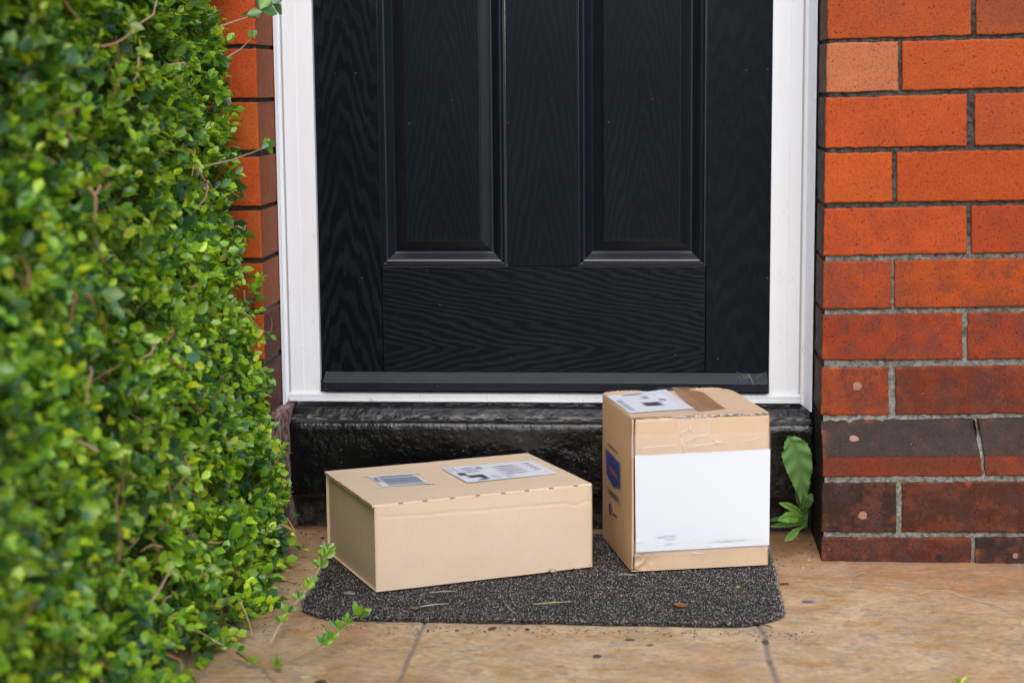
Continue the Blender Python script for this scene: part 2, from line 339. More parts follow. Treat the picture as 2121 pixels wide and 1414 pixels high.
def make_ground():
    a = Acc(); L = 150.
    P = np.array([[(-L, -L, -.03), (L, -L, -.03)], [(-L, L, -.03), (L, L, -.03)]], float); a.grid(P)
    t = MT('asphalt'); n = t.noise(t.coord(), 3, 5); n2 = t.noise(t.coord(), 120, 3)
    t.pbr(t.mix(n, (.04, .04, .042), (.075, .073, .07)), .85, t.bump(n2, .003, .8), .3)
    tag(a.build('ground', t.m), kind='structure')
    xs = np.concatenate([np.linspace(-3.5, -.93, 30), np.arange(-.92, .82, .0024), np.linspace(.83, 3.0, 30)])
    ys = np.concatenate([np.linspace(-6.5, -.93, 60), np.arange(-.92, .27, .0024)])
    X, Y = np.meshgrid(xs, ys)
    wx = .0035*fbm(X*14, Y*14, 0, 3, 3); wy = .0035*fbm(X*14, Y*14, 5, 4, 3)
    J = np.zeros(X.shape); D = np.zeros(X.shape)
    for pts, w, s in JOINTS:
        d = seg_dist(X+wx, Y+wy, gpx(pts)); g = np.clip(1-(d-w*.5)/(w*.9), 0, 1); J = np.maximum(J, s*g)
        D = np.maximum(D, s*np.clip((w*1.6-d)/w, 0, 1)*(w > .0025)*np.clip(fbm(X*60, Y*60, 1, 8, 3)*2.2-.3, 0, 1))
    V = np.zeros(X.shape)
    for pts in VEINS: V = np.maximum(V, np.clip(1-(seg_dist(X+wx, Y+wy, gpx(pts))-.0008)/.0022, 0, 1))
    # soil gathered where the paving meets the step and walls
    edge = np.clip((Y-.12)/.04, 0, 1)*np.clip(fbm(X*25, Y*25, 2, 5, 4)+.55, 0, 1)
    red = np.clip(.30 + 1.5*(-X-.30) + 1.1*fbm(X*2.2, Y*3, 0, 9, 3), 0, 1)
    red = np.maximum(red, np.clip((X-.16)/.06, 0, 1)*np.clip((Y+.30)/.14, 0, 1)*.9)
    J = np.maximum(J, (X > .2845)*np.exp(-((Y+.050)/.007)**2)*np.clip(.55+fbm(X*40, Y*40, 0, 14, 3), 0, 1)*.8)
    Z = -.0022*J + .0012*fbm(X*9, Y*16, 0, 2, 4) + .0004*fbm(X*70, Y*110, 0, 6, 3) - .0008*V*.3
    P = np.stack([X, Y, Z], -1); a = Acc()
    a.grid(P, np.stack([J, V, red, np.maximum(D*.8, edge*.75)], -1))
    # slab edge down to the ground
    tag(a.build('paving', M_GROUND, smooth=True), kind='structure')
make_ground()

# ------------------------------------------------------------------ brickwork
ZB = .0; PL = -.045
XC_R, XC_L, REV = .2845, -.6763, .165
def brickface(acc, TL, TR, BR, BL, cols, side, dL=.02, dR=.02, brk=None, seed=0, dirt=0, sidedirt=None, chip=1.):
    """one brick: front grid with worn arrises, and its four sides. brk=(v, y) puts a splayed arris in the face"""
    TL, TR, BR, BL = [np.array(p, float) for p in (TL, TR, BR, BL)]
    w = np.linalg.norm(TR-TL); h = np.linalg.norm(TL-BL)
    def axis(L, extra=None):
        e = [0, .0006, .0014, .0025, .004]
        m = max(2, int((L-.008)/.0045)); a = e + list(np.linspace(.004, L-.004, m+1)[1:-1]) + [L-q for q in e[::-1]]
        a = np.array(a)/L
        if extra is not None: a = np.sort(np.append(a, [extra-.006, extra, extra+.006]))
        return a
    U = axis(w); V = axis(h, brk[0] if brk else None)
    uu, vv = np.meshgrid(U, V)
    def lerp(a, b, t): return a[None, None]*(1-t[..., None])+b[None, None]*t[..., None]
    if brk:
        vb = brk[0]; ML = BL*vb+TL*(1-vb); MR = BR*vb+TR*(1-vb); ML = ML.copy(); MR = MR.copy(); ML[1] = MR[1] = brk[1]
        t1 = np.clip(vv/vb, 0, 1); t2 = np.clip((vv-vb)/(1-vb), 0, 1)
        P = np.where((vv <= vb)[..., None], lerp(TL, ML, t1)*(1-uu[..., None])+lerp(TR, MR, t1)*uu[..., None],
                     lerp(ML, BL, t2)*(1-uu[..., None])+lerp(MR, BR, t2)*uu[..., None])
    else:
        P = lerp(TL, BL, vv)*(1-uu[..., None])+lerp(TR, BR, vv)*uu[..., None]
    P = P.copy()
    du = np.minimum(uu, 1-uu)*w; dv = np.minimum(vv, 1-vv)*h; d = np.minimum(du, dv)
    x, z = P[..., 0].copy(), P[..., 2].copy()
    k = np.exp(-d/.005)
    P[..., 0] += k*.0009*fbm(x*110, z*110, 1, seed)*chip; P[..., 2] += k*.0010*fbm(x*90, z*110, 2, seed+1)*chip
    r = .0026; q = np.clip(1-d/r, 0, 1); P[..., 1] += r*(1-np.sqrt(1-q*q+1e-9))*.9
    ch = np.clip(fbm(x*70, z*70, 3, seed+2, 3)*2.2-1.0, 0, 1)*np.exp(-d/.0035)*chip; P[..., 1] += ch*.006
    P[..., 1] += .0006*fbm(x*24, z*24, 0, seed+3) + .0012*vnoise(x*5, z*5, 0, seed+4)
    cols = np.asarray(cols, float)
    if cols.ndim == 2:   # (top, bottom) colours of a splayed brick
        tt = np.clip((vv-brk[0])/.03, 0, 1)[..., None]; C = cols[0]*(1-tt)+cols[1]*tt
    else: C = np.tile(cols, vv.shape+(1,))
    # worn arrises: bare body clay where the face has rubbed off, strongest on the sooty lower courses
    wear = np.clip(fbm(x*55, z*55, 4, seed+6, 4)*1.9-.25, 0, 1)*np.exp(-d/(.0035+.006*dirt))*(.25+.75*dirt)
    body = np.array(lin(214, 118, 78)); C = C*(1-wear[..., None])+body*wear[..., None]
    C = C*(1+.10*fbm(x*9, z*9, 5, seed+8, 3))[..., None]
    C = np.concatenate([C, dirt*(1-.8*wear)[..., None]], -1)
    acc.grid(P, C)
    sidedirt = dirt if sidedirt is None else sidedirt
    for edge, dd in ((P[::-1, 0], dL), (P[:, -1], dR), (P[0, :], max(dL, dR)), (P[-1, ::-1], max(dL, dR))):
        n = max(2, int(dd/.02)+1)
        rows = []
        for i in range(n):
            e = edge.copy(); e[:, 1] = edge[:, 1] + (PL+.0 if False else 0) + (dd-(edge[:, 1]-edge[:, 1].min()))*i/(n-1)
            rows.append(e)
        isrev = dd > .05 and (edge is not None)
        sc = side if (abs(edge[0, 0]-edge[-1, 0]) < .02 and dd > .05) else (C[0, 0, :3]*.8)
        acc.grid(np.array(rows), (*sc, sidedirt))

R_rows = [  # right pier: y at the left end, top / bottom, y at x=2121; vertical joints; colours (sRGB as lit) and soot
 ((-20,82),(-30,70),[(1711,2012),(2022,2330)],[(194,88,46),(172,84,50)],.15),
 ((90,193),(80,181),[(1709,1861),(1869,2178)],[(206,124,100),(200,90,44)],.05),
 ((203,307),(192,301),[(1706,2003),(2019,2170)],[(204,88,42),(192,86,46)],.12),
 ((318,421),(311,415),[(1704,1848),(1858,2160)],[(208,94,42),(196,84,34)],.05),
 ((433,530),(424,523),[(1702,2003),(2012,2165)],[(202,86,42),(184,74,38)],.22),
 ((542,640),(534,635),[(1700,1847),(1853,2158)],[(180,78,44),(192,84,34)],.42),
 ((652,746),(646,744),[(1698,1994),(2004,2155)],[(168,68,38),(166,68,38)],.5),
 ((762,861),(756,857),[(1696,1841),(1855,2150)],[(172,76,40),(130,56,36)],.6)]
def pier_right():
    root = empty('brick_wall', (XC_R, 0, 0))
    tag(root, 'orange brick wall right of the door, dark splayed plinth bricks at its foot', 'wall', 'brick walls either side of the door')
    acc = Acc(); k = 0
    zt = []
    for (yl, yr, xs, cols, dirt) in R_rows:
        def yat(x, i): return yl[i]+(yr[i]-yl[i])*(x-1705)/416.
        zt.append((onY(1705, yl[0], 0)[2], onY(1705, yl[1], 0)[2]))
        for j, (x0, x1) in enumerate(xs):
            q = [onY(x0, yat(x0, 0), 0), onY(x1, yat(x1, 0), 0), onY(x1, yat(x1, 1), 0), onY(x0, yat(x0, 1), 0)]
            if j == 0:
                q[0][0] = q[3][0] = XC_R
            k += 1
            c = lin(*cols[j]); side = lin(112, 74, 64) if k < 16 else lin(74, 58, 56)
            brickface(acc, *q, c, side, dL=REV+.03 if j == 0 else .02, seed=k*7, dirt=dirt, chip=1.7)
        # bricks beyond the frame on the same course
        xr = q[1][0]; z0, z1 = q[1][2], q[2][2]
        alt = 0 if (x1-x0) < 200 else 1
        while xr < 1.6:
            L = .118 if alt else .236; alt ^= 1
            brickface(acc, (xr+.009, 0, z0), (xr+.009+L, 0, z0), (xr+.009+L, 0, z1), (xr+.009, 0, z1), lin(198+random.randint(-14, 8), 86+random.randint(-8, 8), 42), lin(90, 70, 60), seed=k, dirt=dirt); k += 1
            xr += .009+L
    # plinth: splayed course, full course, half-buried course
    low = [((870,988),(865,985),[(1697,2015,1706,2034),(2024,2250,2041,2260)],[((60,54,60),(140,60,38)),((66,54,58),(146,66,50))],.38),
           ((1000,1102),(997,1103),[(1707,1856,1707,1857),(1868,2170,1868,2172)],[(62,42,42),(88,44,34)],.6),
           ((1113,1163),(1112,1176),[(1706,2012,1706,2012),(2020,2320,2020,2320)],[(98,46,36),(58,42,42)],.65)]
    for r, (yl, yr, xs, cols, dirt) in enumerate(low):
        def yat(x, i): return yl[i]+(yr[i]-yl[i])*(x-1705)/416.
        yt = 0 if r == 0 else PL
        for j, (a0, a1, b0, b1) in enumerate(xs):
            q = [onY(a0, yat(a0, 0), yt), onY(a1, yat(a1, 0), yt), onY(b1, yat(b1, 1), PL), onY(b0, yat(b0, 1), PL)]
            if j == 0: q[0][0] = q[3][0] = XC_R
            if r == 2: q[2][2] = q[3][2] = -.01
            k += 1
            c = [lin(*cols[j][0]), lin(*cols[j][1])] if r == 0 else lin(*cols[j])
            dd = REV+.06 if j == 0 else .02
            brickface(acc, *q, c, lin(34, 32, 32), dL=dd, brk=(.60, PL) if r == 0 else None, seed=k*5, dirt=dirt, sidedirt=.2, chip=1.9)
        xr = q[1][0]; xb = q[2][0]; z0, z1 = q[1][2], q[2][2]; alt = r % 2
        while xr < 1.6:
            L = .118 if alt else .236; alt ^= 1
            brickface(acc, (xr+.009, yt, z0), (xr+.009+L, yt, z0), (xr+.009+L, PL, z1), (xr+.009, PL, z1),
                      [lin(68, 60, 64), lin(120, 54, 40)] if r == 0 else lin(90+random.randint(-20, 10), 44, 36), lin(60, 50, 50), brk=(.60, PL) if r == 0 else None, seed=k, dirt=dirt); k += 1
            xr += .009+L
    # courses above the frame
    z = onY(1705, -30, 0)[2]; n = 0
    while z < 2.35:
        xr = XC_R; alt = n % 2; j = 0
        while xr < 1.6:
            L = .118 if alt else .236; alt ^= 1
            brickface(acc, (xr, 0, z+.077), (xr+L, 0, z+.077), (xr+L, 0, z), (xr, 0, z), lin(200+random.randint(-14, 6), 88+random.randint(-8, 8), 42), lin(112, 74, 64), dL=REV+.03 if j == 0 else .02, seed=k, dirt=.12); k += 1; j += 1
            xr += L+.009
        z += .086; n += 1
    acc.build('brickwork', M_BRICK, root, (XC_R, 0, 0), smooth=True)
    # mortar bed behind, following the splay
    a = Acc(); ztop = onY(1700, 866, 0)[2]; zbk = onY(1704, 943, PL)[2]
    xs = np.concatenate([np.arange(XC_R+.004, .75, .004), np.linspace(.76, 1.62, 30)]); zs = np.concatenate([np.arange(-.02, 1.05, .004), np.linspace(1.06, 2.4, 60)])
    X, Z = np.meshgrid(xs, zs[::-1])
    prof = np.where(Z > ztop, 0, np.where(Z > zbk, PL*(ztop-Z)/(ztop-zbk), PL))
    rec = np.where(Z > .42, .0055, np.where(Z > .25, .0040, .0036))
    Y = prof+rec+.0022*fbm(X*90, Z*90, 0, 1, 4)
    g = np.where(Z > .55, .30, np.where(Z > .3, .8, .95))[..., None]*np.ones(3)
    a.grid(np.stack([X, Y, Z], -1), np.concatenate([g, np.ones(g.shape[:2]+(1,))], -1))
    ys = np.linspace(.004, REV+.06, 30); zz = zs[::-1]
    Yr, Zr = np.meshgrid(ys, zz); pr = np.interp(Zr, [zbk, ztop], [PL, 0]); Yr = Yr+pr*(1-np.linspace(0, 1, 30))[None]
    gg = np.where(Zr > .25, .35, .2)[..., None]*np.ones(3)
    a.grid(np.stack([XC_R+.004+.0015*fbm(Yr*80, Zr*80, 0, 5, 3), Yr, Zr], -1), np.concatenate([gg, np.ones(gg.shape[:2]+(1,))], -1), flip=True)
    a.build('mortar', M_MORT, root, (XC_R, 0, 0), smooth=True)
    # filled nail holes and an open drill hole on the plinth
    for (px, py, Yp, nm) in ((1775, 800, 0, 'filler_plug'), (1769, 910, -.024, 'filler_plug'), (1787, 1068, PL, 'filler_plug'), (2103, 1150, PL, 'filler_plug'), (1945, 1154, PL, 'drill_hole')):
        c = onY(px, py, Yp); b = Acc(); R = .0075 if nm == 'filler_plug' else .0062
        n = 18; V = [c+np.array((0, -.0012 if nm == 'filler_plug' else -.0006, 0))]; F = []
        for i in range(n):
            w = 2*math.pi*i/n; rr = R*(1+.16*vnoise(i*1.3, px, 0, 3)); tl = .6 if py == 910 else 0
            V.append(c+np.array((rr*math.cos(w), -.0006-tl*rr*math.sin(w)*-1*.9, rr*math.sin(w))))
            F.append((0, 1+(i+1) % n, 1+i))
        b.add(V, F, (*(lin(150, 112, 98) if nm == 'filler_plug' else (.003, .003, .003)), 1))
        b.build(nm, M_TINT, root, (XC_R, 0, 0))
pier_right()
def pier_left():
    root = empty('brick_wall', (XC_L, 0, 0))
    tag(root, 'orange brick wall left of the door, mostly hidden behind the hedge', 'wall', 'brick walls either side of the door')
    acc = Acc(); k = 900
    ys = [(-20,92),(101,203),(212,311),(325,427),(437,535),(546,641),(652,745),(757,860)]
    n = 0; courses = []
    for (a, b) in ys: courses.append((onY(540, a, 0)[2], onY(540, b, 0)[2]))
    z = courses[-1][1]-.010
    while z > .02: courses.append((z, max(z-.079, -.01))); z -= .089
    z = courses[0][0]+.009
    while z < 2.35: courses.append((z+.078, z)); z += .087
    for i, (z1, z0) in enumerate(courses):
        xr = XC_L; alt = i % 2; j = 0
        while xr > -1.9:
            L = .118 if alt else .236; alt ^= 1; k += 1
            if z1 > .36: c = lin(224+random.randint(-10, 6), 104+random.randint(-6, 8), 54); sd_ = lin(190, 104, 74)
            else: c = lin(110+random.randint(-20, 20), 52, 40); sd_ = lin(96, 58, 52)
            if .30 < z1 < .5: sd_ = lin(120, 66, 56)
            brickface(acc, (xr-L, 0, z1), (xr, 0, z1), (xr, 0, z0), (xr-L, 0, z0), c, sd_, dR=REV+.03 if j == 0 else .02, seed=k, dirt=.1 if z1 > .36 else .6); j += 1
            xr -= L+.009
    acc.build('brickwork', M_BRICK, root, (XC_L, 0, 0), smooth=True)
    a = Acc(); xs = np.linspace(-1.92, XC_L-.004, 180); zs = np.linspace(-.02, 2.4, 330)
    X, Z = np.meshgrid(xs, zs[::-1]); a.grid(np.stack([X, .008+.002*fbm(X*80, Z*80, 0, 2, 3), Z], -1), (.25, .25, .25, 1))
    Yr, Zr = np.meshgrid(np.linspace(.008, REV+.06, 24), zs[::-1]); g = np.where(Zr < .5, .8, .22)[..., None]*np.ones(3)
    a.grid(np.stack([XC_L-.004+.001*fbm(Yr*80, Zr*80, 0, 5, 3), Yr, Zr], -1), np.concatenate([g, np.ones(g.shape[:2]+(1,))], -1))
    a.build('mortar', M_MORT, root, (XC_L, 0, 0), smooth=True)
    b = Acc(); z1 = .232
    ys_ = np.linspace(-.004, REV+.05, 30); zs_ = np.linspace(z1, -.01, 90); Y, Z = np.meshgrid(ys_, zs_)
    b.grid(np.stack([XC_L+.018+.0025*fbm(Y*50, Z*22, 0, 3, 4), Y, Z], -1))
    X, Z = np.meshgrid(np.linspace(XC_L-.02, XC_L+.018, 12), zs_); b.grid(np.stack([X, -.004+.0015*fbm(X*50, Z*22, 0, 4, 3), Z], -1))
    X, Y = np.meshgrid(np.linspace(XC_L-.02, XC_L+.018, 8), ys_[::-1]); b.grid(np.stack([X, Y, z1+0*X], -1))
    tag(b.build('render_strip', M_PEEL, root, (XC_L, 0, 0), smooth=True), 'peeling painted strip beside the step')
pier_left()
def lintel():
    a = Acc(); a.box((XC_L-.12, .004, 2.13), (XC_R+.12, .14, 2.34))
    root = a.build('lintel', m_flat('lintel_stone', (.30, .26, .21), .8, .3, .002), bevel=.006)
    tag(root, 'plain stone lintel bridging the two brick walls above the door', 'lintel')
lintel()

# ------------------------------------------------------------------ door
YD = .180
xl = [onY(x, 552, YD)[0] for x in (790, 1050, 1197, 1462)]; zr = onY(1100, 552, YD)[2]
xin0 = onY(664, 805, YD)[0]; xin1 = onY(1592, 805, YD)[0]
door = empty('front_door', ((xin0+xin1)/2, YD, .25))
tag(door, 'black woodgrain panelled front door above the stone step', 'door')
def plate(name, x0, x1, z0, z1, m, step=.02):
    a = Acc(); c = ((x0+x1)/2, YD, (z0+z1)/2)
    a.box((x0, YD, z0), (x1, YD+.04, z1))
    o = a.build(name, m, None, c, bevel=.0009, seg=1); o.parent = door; o.location = (c[0]-door.location[0], 0, c[2]-door.location[2]); return o
ZM0, ZM1, ZT = 1.12, 1.27, 2.06
mS1 = m_door('grain_stile_a', arch=2.9, per=.062, off=(.0, .02)); mS2 = m_door('grain_stile_b', arch=1.4, per=.055, off=(.01, .3), k=.4); mS3 = m_door('grain_mullion', arch=6., per=.075, k=.4)
mR = m_door('grain_rail', rot=True, arch=5.2, per=.052, off=(.045, 0)); mP = m_door('grain_panel', arch=5.0, per=.05, k=.45)
plate('stile', xin0-.03, xl[0]-.0004, .268, ZT, mS1); plate('stile', xl[3]+.0004, xin1+.03, .268, ZT, mS2)
plate('mullion', xl[1]+.0004, xl[2]-.0004, zr+.0005, ZM0, mS3)
plate('bottom_rail', xl[0]+.0004, xl[3]-.0004, .268, zr-.0004, mR); plate('middle_rail', xl[0]+.0004, xl[3]-.0004, ZM0+.0004, ZM1, mR)
plate('mullion', xl[1]+.0004, xl[2]-.0004, ZM1+.0005, 1.93, mS3); plate('top_rail', xl[0]+.0004, xl[3]-.0004, 1.9305, ZT, mR)
# bolection-style moulding: (inset, depth behind the face)
PROF = [(0, .0004), (.0012, -.0010), (.0035, -.0012), (.0050, .0030), (.0068, .0040), (.0082, .0008), (.0100, .0000), (.0125, .0012), (.0235, .0135), (.0255, .0150), (.0275, .0145), (.0455, .0035), (.0462, .0010), (.0475, .0004)]
def panel(x0, x1, z0, z1):
    a = Acc(); n = len(PROF)
    rings = []
    for ins, dp in PROF:
        y = YD+dp; rings.append([(x0+ins, y, z0+ins), (x1-ins, y, z0+ins), (x1-ins, y, z1-ins), (x0+ins, y, z1-ins)])
    for k in range(4):
        V = []; 
        for r in rings: V += [r[k], r[(k+1) % 4]]
        F = [(2*i, 2*i+1, 2*i+3, 2*i+2) for i in range(n-1)]
        a.add(V, F)
    c = ((x0+x1)/2, YD, (z0+z1)/2)
    o = a.build('panel_moulding', M_BLK, None, c); o.parent = door; o.location = Vector(c)-door.location
    i = PROF[-1][0]; b = Acc(); b.box((x0+i, YD+.0004, z0+i), (x1-i, YD+.03, z1-i))
    o = b.build('door_panel', mP, None, c); o.parent = door; o.location = Vector(c)-door.location
for x0, x1 in ((xl[0], xl[1]), (xl[2], xl[3])):
    panel(x0, x1, zr, ZM0); panel(x0, x1, ZM1, 1.93)
# weather bar
def weather_bar():
    yf = .148; x0 = onY(674, 792, yf)[0]; x1 = onY(1586, 795, yf)[0]
    zt = onY(1100, 771, YD)[2]; zl = onY(1100, 793, yf)[2]; zb = onY(1100, 809, yf)[2]
    pr = [(YD-.0005, zt), (YD-.004, zt-.0006), (yf+.002, zl+.0012), (yf, zl-.0004), (yf, zb+.001), (yf+.002, zb), (YD-.0005, zb+.001)]
    a = Acc(); n = len(pr)
    for q in range(n):
        p0, p1 = pr[q], pr[(q+1) % n]; a.add([(x0, *p0), (x1, *p0), (x1, *p1), (x0, *p1)], [(0, 3, 2, 1)])
    a.add([(x0, *p) for p in pr], [tuple(range(n))]); a.add([(x1, *p) for p in pr], [tuple(range(n))[::-1]])
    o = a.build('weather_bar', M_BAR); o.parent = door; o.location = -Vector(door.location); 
    for xx, s in ((x0-.004, 1), (x1, 1)):
        e = Acc(); m = len(pr); q0 = [(xx, p[0]-.001, p[1]+.0008) for p in pr]; q1 = [(xx+.004, p[0]-.001, p[1]+.0008) for p in pr]
        e.add(q0+q1, [tuple(range(m)), tuple(range(2*m-1, m-1, -1))]+[(i, (i+1) % m, m+(i+1) % m, m+i) for i in range(m)])
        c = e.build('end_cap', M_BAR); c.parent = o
    # dry stalks and cobweb caught at the right end
    w = Acc()
    base = onY(1555, 790, yf-.003)
    for i in range(9):
        p = base+np.array((random.uniform(-.018, .016), random.uniform(-.004, .004), random.uniform(-.006, .006)))
        q = p+np.array((random.uniform(-.02, .02), random.uniform(-.002, .006), random.uniform(.002, .016)))
        w.tube([p, (p+q)/2+np.array((0, -.002, .002)), q], .00016, n=4, col=(.30, .28, .24, 1))
    p = onY(1549, 773, yf+.01); q = onY(1560, 797, yf-.004); w.tube([p, (p+q)/2+np.array((.001, -.003, .001)), q], .0006, .0004, n=5, col=(.36, .30, .20, 1))
    tag(w.build('dry_stalks', M_TINT, None, smooth=True), 'wisps of dry stalk and cobweb caught on the right end of the weather bar', 'debris')
weather_bar()

# ------------------------------------------------------------------ door frame
YF = REV
def frame():
    root = empty('door_frame', ((xin0+xin1)/2, YF, .24)); tag(root, 'white painted frame round the black door', 'door frame')
    def part(a, name, bevel=0): 
        o = a.build(name, M_WHITE, None, bevel=bevel); o.parent = root; o.location = -Vector(root.location); return o
    zs = onY(640, 815, YF)[2]; ZTOP = 2.08
    jl = (onY(600, 800, YF)[0], onY(663.5, 800, YF)[0]); jr = (onY(1593, 800, YF)[0], onY(1657, 800, YF)[0])
    for side, (a0, a1) in ((-1, jl), (1, jr)):
        a = Acc(); zb = onY(a0*0+ (625 if side < 0 else 1625), 826, YF)[2]
        # jamb with two faint steps in its face
        if side < 0: px = [a0, a0+.003, a0+(a1-a0)*.45, a0+(a1-a0)*.45+.002, a1]; py = [YF+.004, YF, YF, YF+.0008, YF+.0008]
        else: px = [a0, a0+(a1-a0)*.55, a0+(a1-a0)*.55+.002, a1-.003, a1]; py = [YF+.0008, YF+.0008, YF, YF, YF+.004]
        m = len(px)
        V = [(x, y, zb) for x, y in zip(px, py)]+[(x, y, ZTOP) for x, y in zip(px, py)]
        a.add(V, [(i, i+1, m+i+1, m+i) for i in range(m-1)])
        xi = a1 if side < 0 else a0; yi = py[-1] if side < 0 else py[0]
        V = [(xi, yi, zb), (xi, YD+.03, zb), (xi, YD+.03, ZTOP), (xi, yi, ZTOP)]; a.add(V, [(0, 1, 2, 3)] if side < 0 else [(3, 2, 1, 0)])
        part(a, 'jamb')
        # cover trim against the brick: sloping inner face, thin bright outer edge, runs below the frame
        t = Acc(); zt0 = onY(580 if side < 0 else 1682, 842 if side < 0 else 853, YF-.02)[2]
        xo = max(XC_L+.001, onY(571, 450, YF-.026)[0]) if side < 0 else min(XC_R-.001, onY(1688, 450, YF-.026)[0]); xi = (jl[0]-.0005) if side < 0 else (jr[1]+.0005)
        yo = YF-.026
        s = 1 if side < 0 else -1
        prf = [(xo, yo+.002), (xo+s*.0006, yo), (xo+s*.0038, yo), (xo+s*.0048, yo+.0015), (xi-s*.006, YF-.004), (xi-s*.0005, YF-.002), (xi, YF+.004), (xi, YF+.03), (xo, YF+.03)]
        m = len(prf); z_in = zt0+.010
        lo = [(x, y, zt0+(.011*abs(x-xo)/abs(xi-xo))) for x, y in prf]; hi = [(x, y, ZTOP+.03) for x, y in prf]
        t.add(lo+hi, [(i, (i+1) % m, m+(i+1) % m, m+i) for i in range(m)]+[tuple(range(m))[::-1], tuple(range(m, 2*m))])
        part(t, 'cover_trim')
        c = Acc(); c.tube([(xi, YF-.0005, zb), (xi, YF-.0005, ZTOP)], .0011, n=6, col=(1, 1, 1, 1))
        o = c.build('sealant_bead', m_flat('sealant', (.50, .46, .38), .6, .3)); o.parent = root; o.location = -Vector(root.location)
    h = Acc(); h.box((jl[0], YF, ZTOP-.02), (jr[1], YD+.04, ZTOP+.05)); part(h, 'head', .002)
    # threshold
    s = Acc(); yt = .158; x0, x1 = jl[0]+.0, jr[1]-.0; zt = onY(1100, 815.5, yt)[2]; zb = onY(1100, 832.5, yt)[2]
    xs = np.linspace(x0, x1, 60)
    pr = [(YD+.03, zt+.003), (yt+.004, zt), (yt+.0008, zt-.0008), (yt, zt-.002), (yt, zt-.0062), (yt+.0012, zt-.0068), (yt+.0012, zt-.0076), (yt, zt-.0082), (yt, zb), (YD, zb-.001)]
    P = np.array([[(x, p[0], p[1]) for x in xs] for p in pr]); s.grid(P[:, ::1], flip=True)
    s.add([(x0, *p) for p in pr], [tuple(range(len(pr)))]); s.add([(x1, *p) for p in pr], [tuple(range(len(pr)))])
    part(s, 'threshold')
    d = Acc(); d.box((xin0, YD-.01, zt-.002), (xin1, YD+.03, .272)); o = d.build('door_gap_shade', m_flat('gap_shade_black', (.006, .006, .007), .7)); o.parent = root; o.location = -Vector(root.location)  # black box in the gap under the door, painted as its shade
    return x0, x1, zt, zb, yt
FR = frame()

# ------------------------------------------------------------------ stone step
def step():
    x0 = onY(592, 950, .108)[0]; x1 = XC_R+.002
    zb = FR[3]
    yf = .108; zl = onY(1000, 876, yf)[2]; z0 = onY(1000, 1034, yf)[2]
    prof = [(.25, zb-.001), (.200, zb-.0015), (.175, zb-.003), (.160, zb-.006), (.145, zb-.009), (.128, zl+.004), (.119, zl+.0018), (.1125, zl-.001), (.1093, zl-.005), (.108, zl-.012)]
    prof += [(yf, zl-.012-(zl-.012-z0-.008)*i/34) for i in range(1, 35)] + [(yf+.002, z0+.003), (yf+.007, z0-.001), (yf+.02, z0-.002), (.25, z0-.002)]
    # denser along the lip
    pr = np.array(prof); s = np.concatenate([[0], np.cumsum(np.hypot(*np.diff(pr, axis=0).T))]); ss = np.linspace(0, s[-1], 190)
    pr = np.stack([np.interp(ss, s, pr[:, 0]), np.interp(ss, s, pr[:, 1])], -1)
    xs = np.linspace(x0, x1, 420); X = np.tile(xs, (len(pr), 1)); Y = np.tile(pr[:, :1], (1, len(xs))); Z = np.tile(pr[:, 1:], (1, len(xs)))
    tg = np.gradient(pr, axis=0); nrm = np.stack([-tg[:, 1], tg[:, 0]], -1); nrm /= np.linalg.norm(nrm, axis=1)[:, None]
    nrm *= -1*np.sign(nrm[95, 0]) if True else 1
    amp = np.interp(ss, [0, .08, .12, .3, ss[-1]], [0, .4, 1, 1, .4])[:, None]
    d = (.0030*fbm(X*7, Z*9, Y*9, 31, 3) + .0006*fbm(X*38, Z*38, Y*38, 32, 3))*amp
    chip = np.clip(fbm(X*16, Z*30, Y*30, 35, 3)*2-.75, 0, 1)*np.exp(-((ss[:, None]-s[6])/.014)**2)
    d = d-.005*chip
    e = np.exp(-(X-x0)/.008)*.010+np.exp(-(x1-X)/.004)*.002; d = d-e*np.where(ss[:, None] > .05, 1, 0)
    Y2 = Y+nrm[:, :1]*d; Z2 = Z+nrm[:, 1:]*d
    wl = np.exp(-((ss[:, None]-s[2]-.006)/.008)**2)*np.clip(fbm(X*9, Z*5, 0, 41, 3)*1.2+.75, 0, 1)+.35*np.exp(-((ss[:, None]-s[5])/.006)**2)
    gy = np.clip(1-(ss[:, None]-s[1])/.05, 0, 1)*np.ones(X.shape)
    C = np.stack([gy, gy, gy, np.clip(wl, 0, 1)], -1)
    a = Acc(); a.grid(np.stack([X, Y2, Z2], -1), C)
    P = np.stack([X, Y2, Z2], -1)
    for k in (0, -1): a.add(P[:, k], [tuple(range(len(pr)))], (0, 0, 0, 0))
    root = empty('stone_step', ((x0+x1)/2, .1, 0)); tag(root, 'black painted stone doorstep below the white threshold, lumpy gloss paint', 'doorstep')
    o = a.build('tread', M_STONE, None, smooth=True); o.parent = root; o.location = -Vector(root.location)
    # mossy rubble course underneath, set back
    b = Acc(); X, Z = np.meshgrid(np.linspace(x0-.01, x1, 300), np.linspace(z0+.02, -.02, 40))
    Yb = .160+.006*fbm(X*18, Z*30, 0, 51, 4)+.003*fbm(X*80, Z*80, 0, 52, 3); b.grid(np.stack([X, Yb, Z], -1), (.4, .4, .4, .35))
    X, Y = np.meshgrid(np.linspace(x0-.01, x1, 20), np.linspace(.26, .15, 6)); b.grid(np.stack([X, Y, 0*X+z0+.018], -1))
    t = MT('mossy_rubble'); v = t.coord(); n = t.noise(v, 45, 6, .7); n2 = t.noise(v, 16, 4)
    c = t.mix(t.ramp(n, .45, .62), (.008, .008, .009), (.07, .072, .05)); c = t.mix(t.ramp(n2, .55, .68, 0, .7), c, (.045, .06, .02))
    t.pbr(c, .7, t.bump(n, .006, .9), .4)
    o = b.build('rubble_base', t.m, None, smooth=True); o.parent = root; o.location = -Vector(root.location)
step()

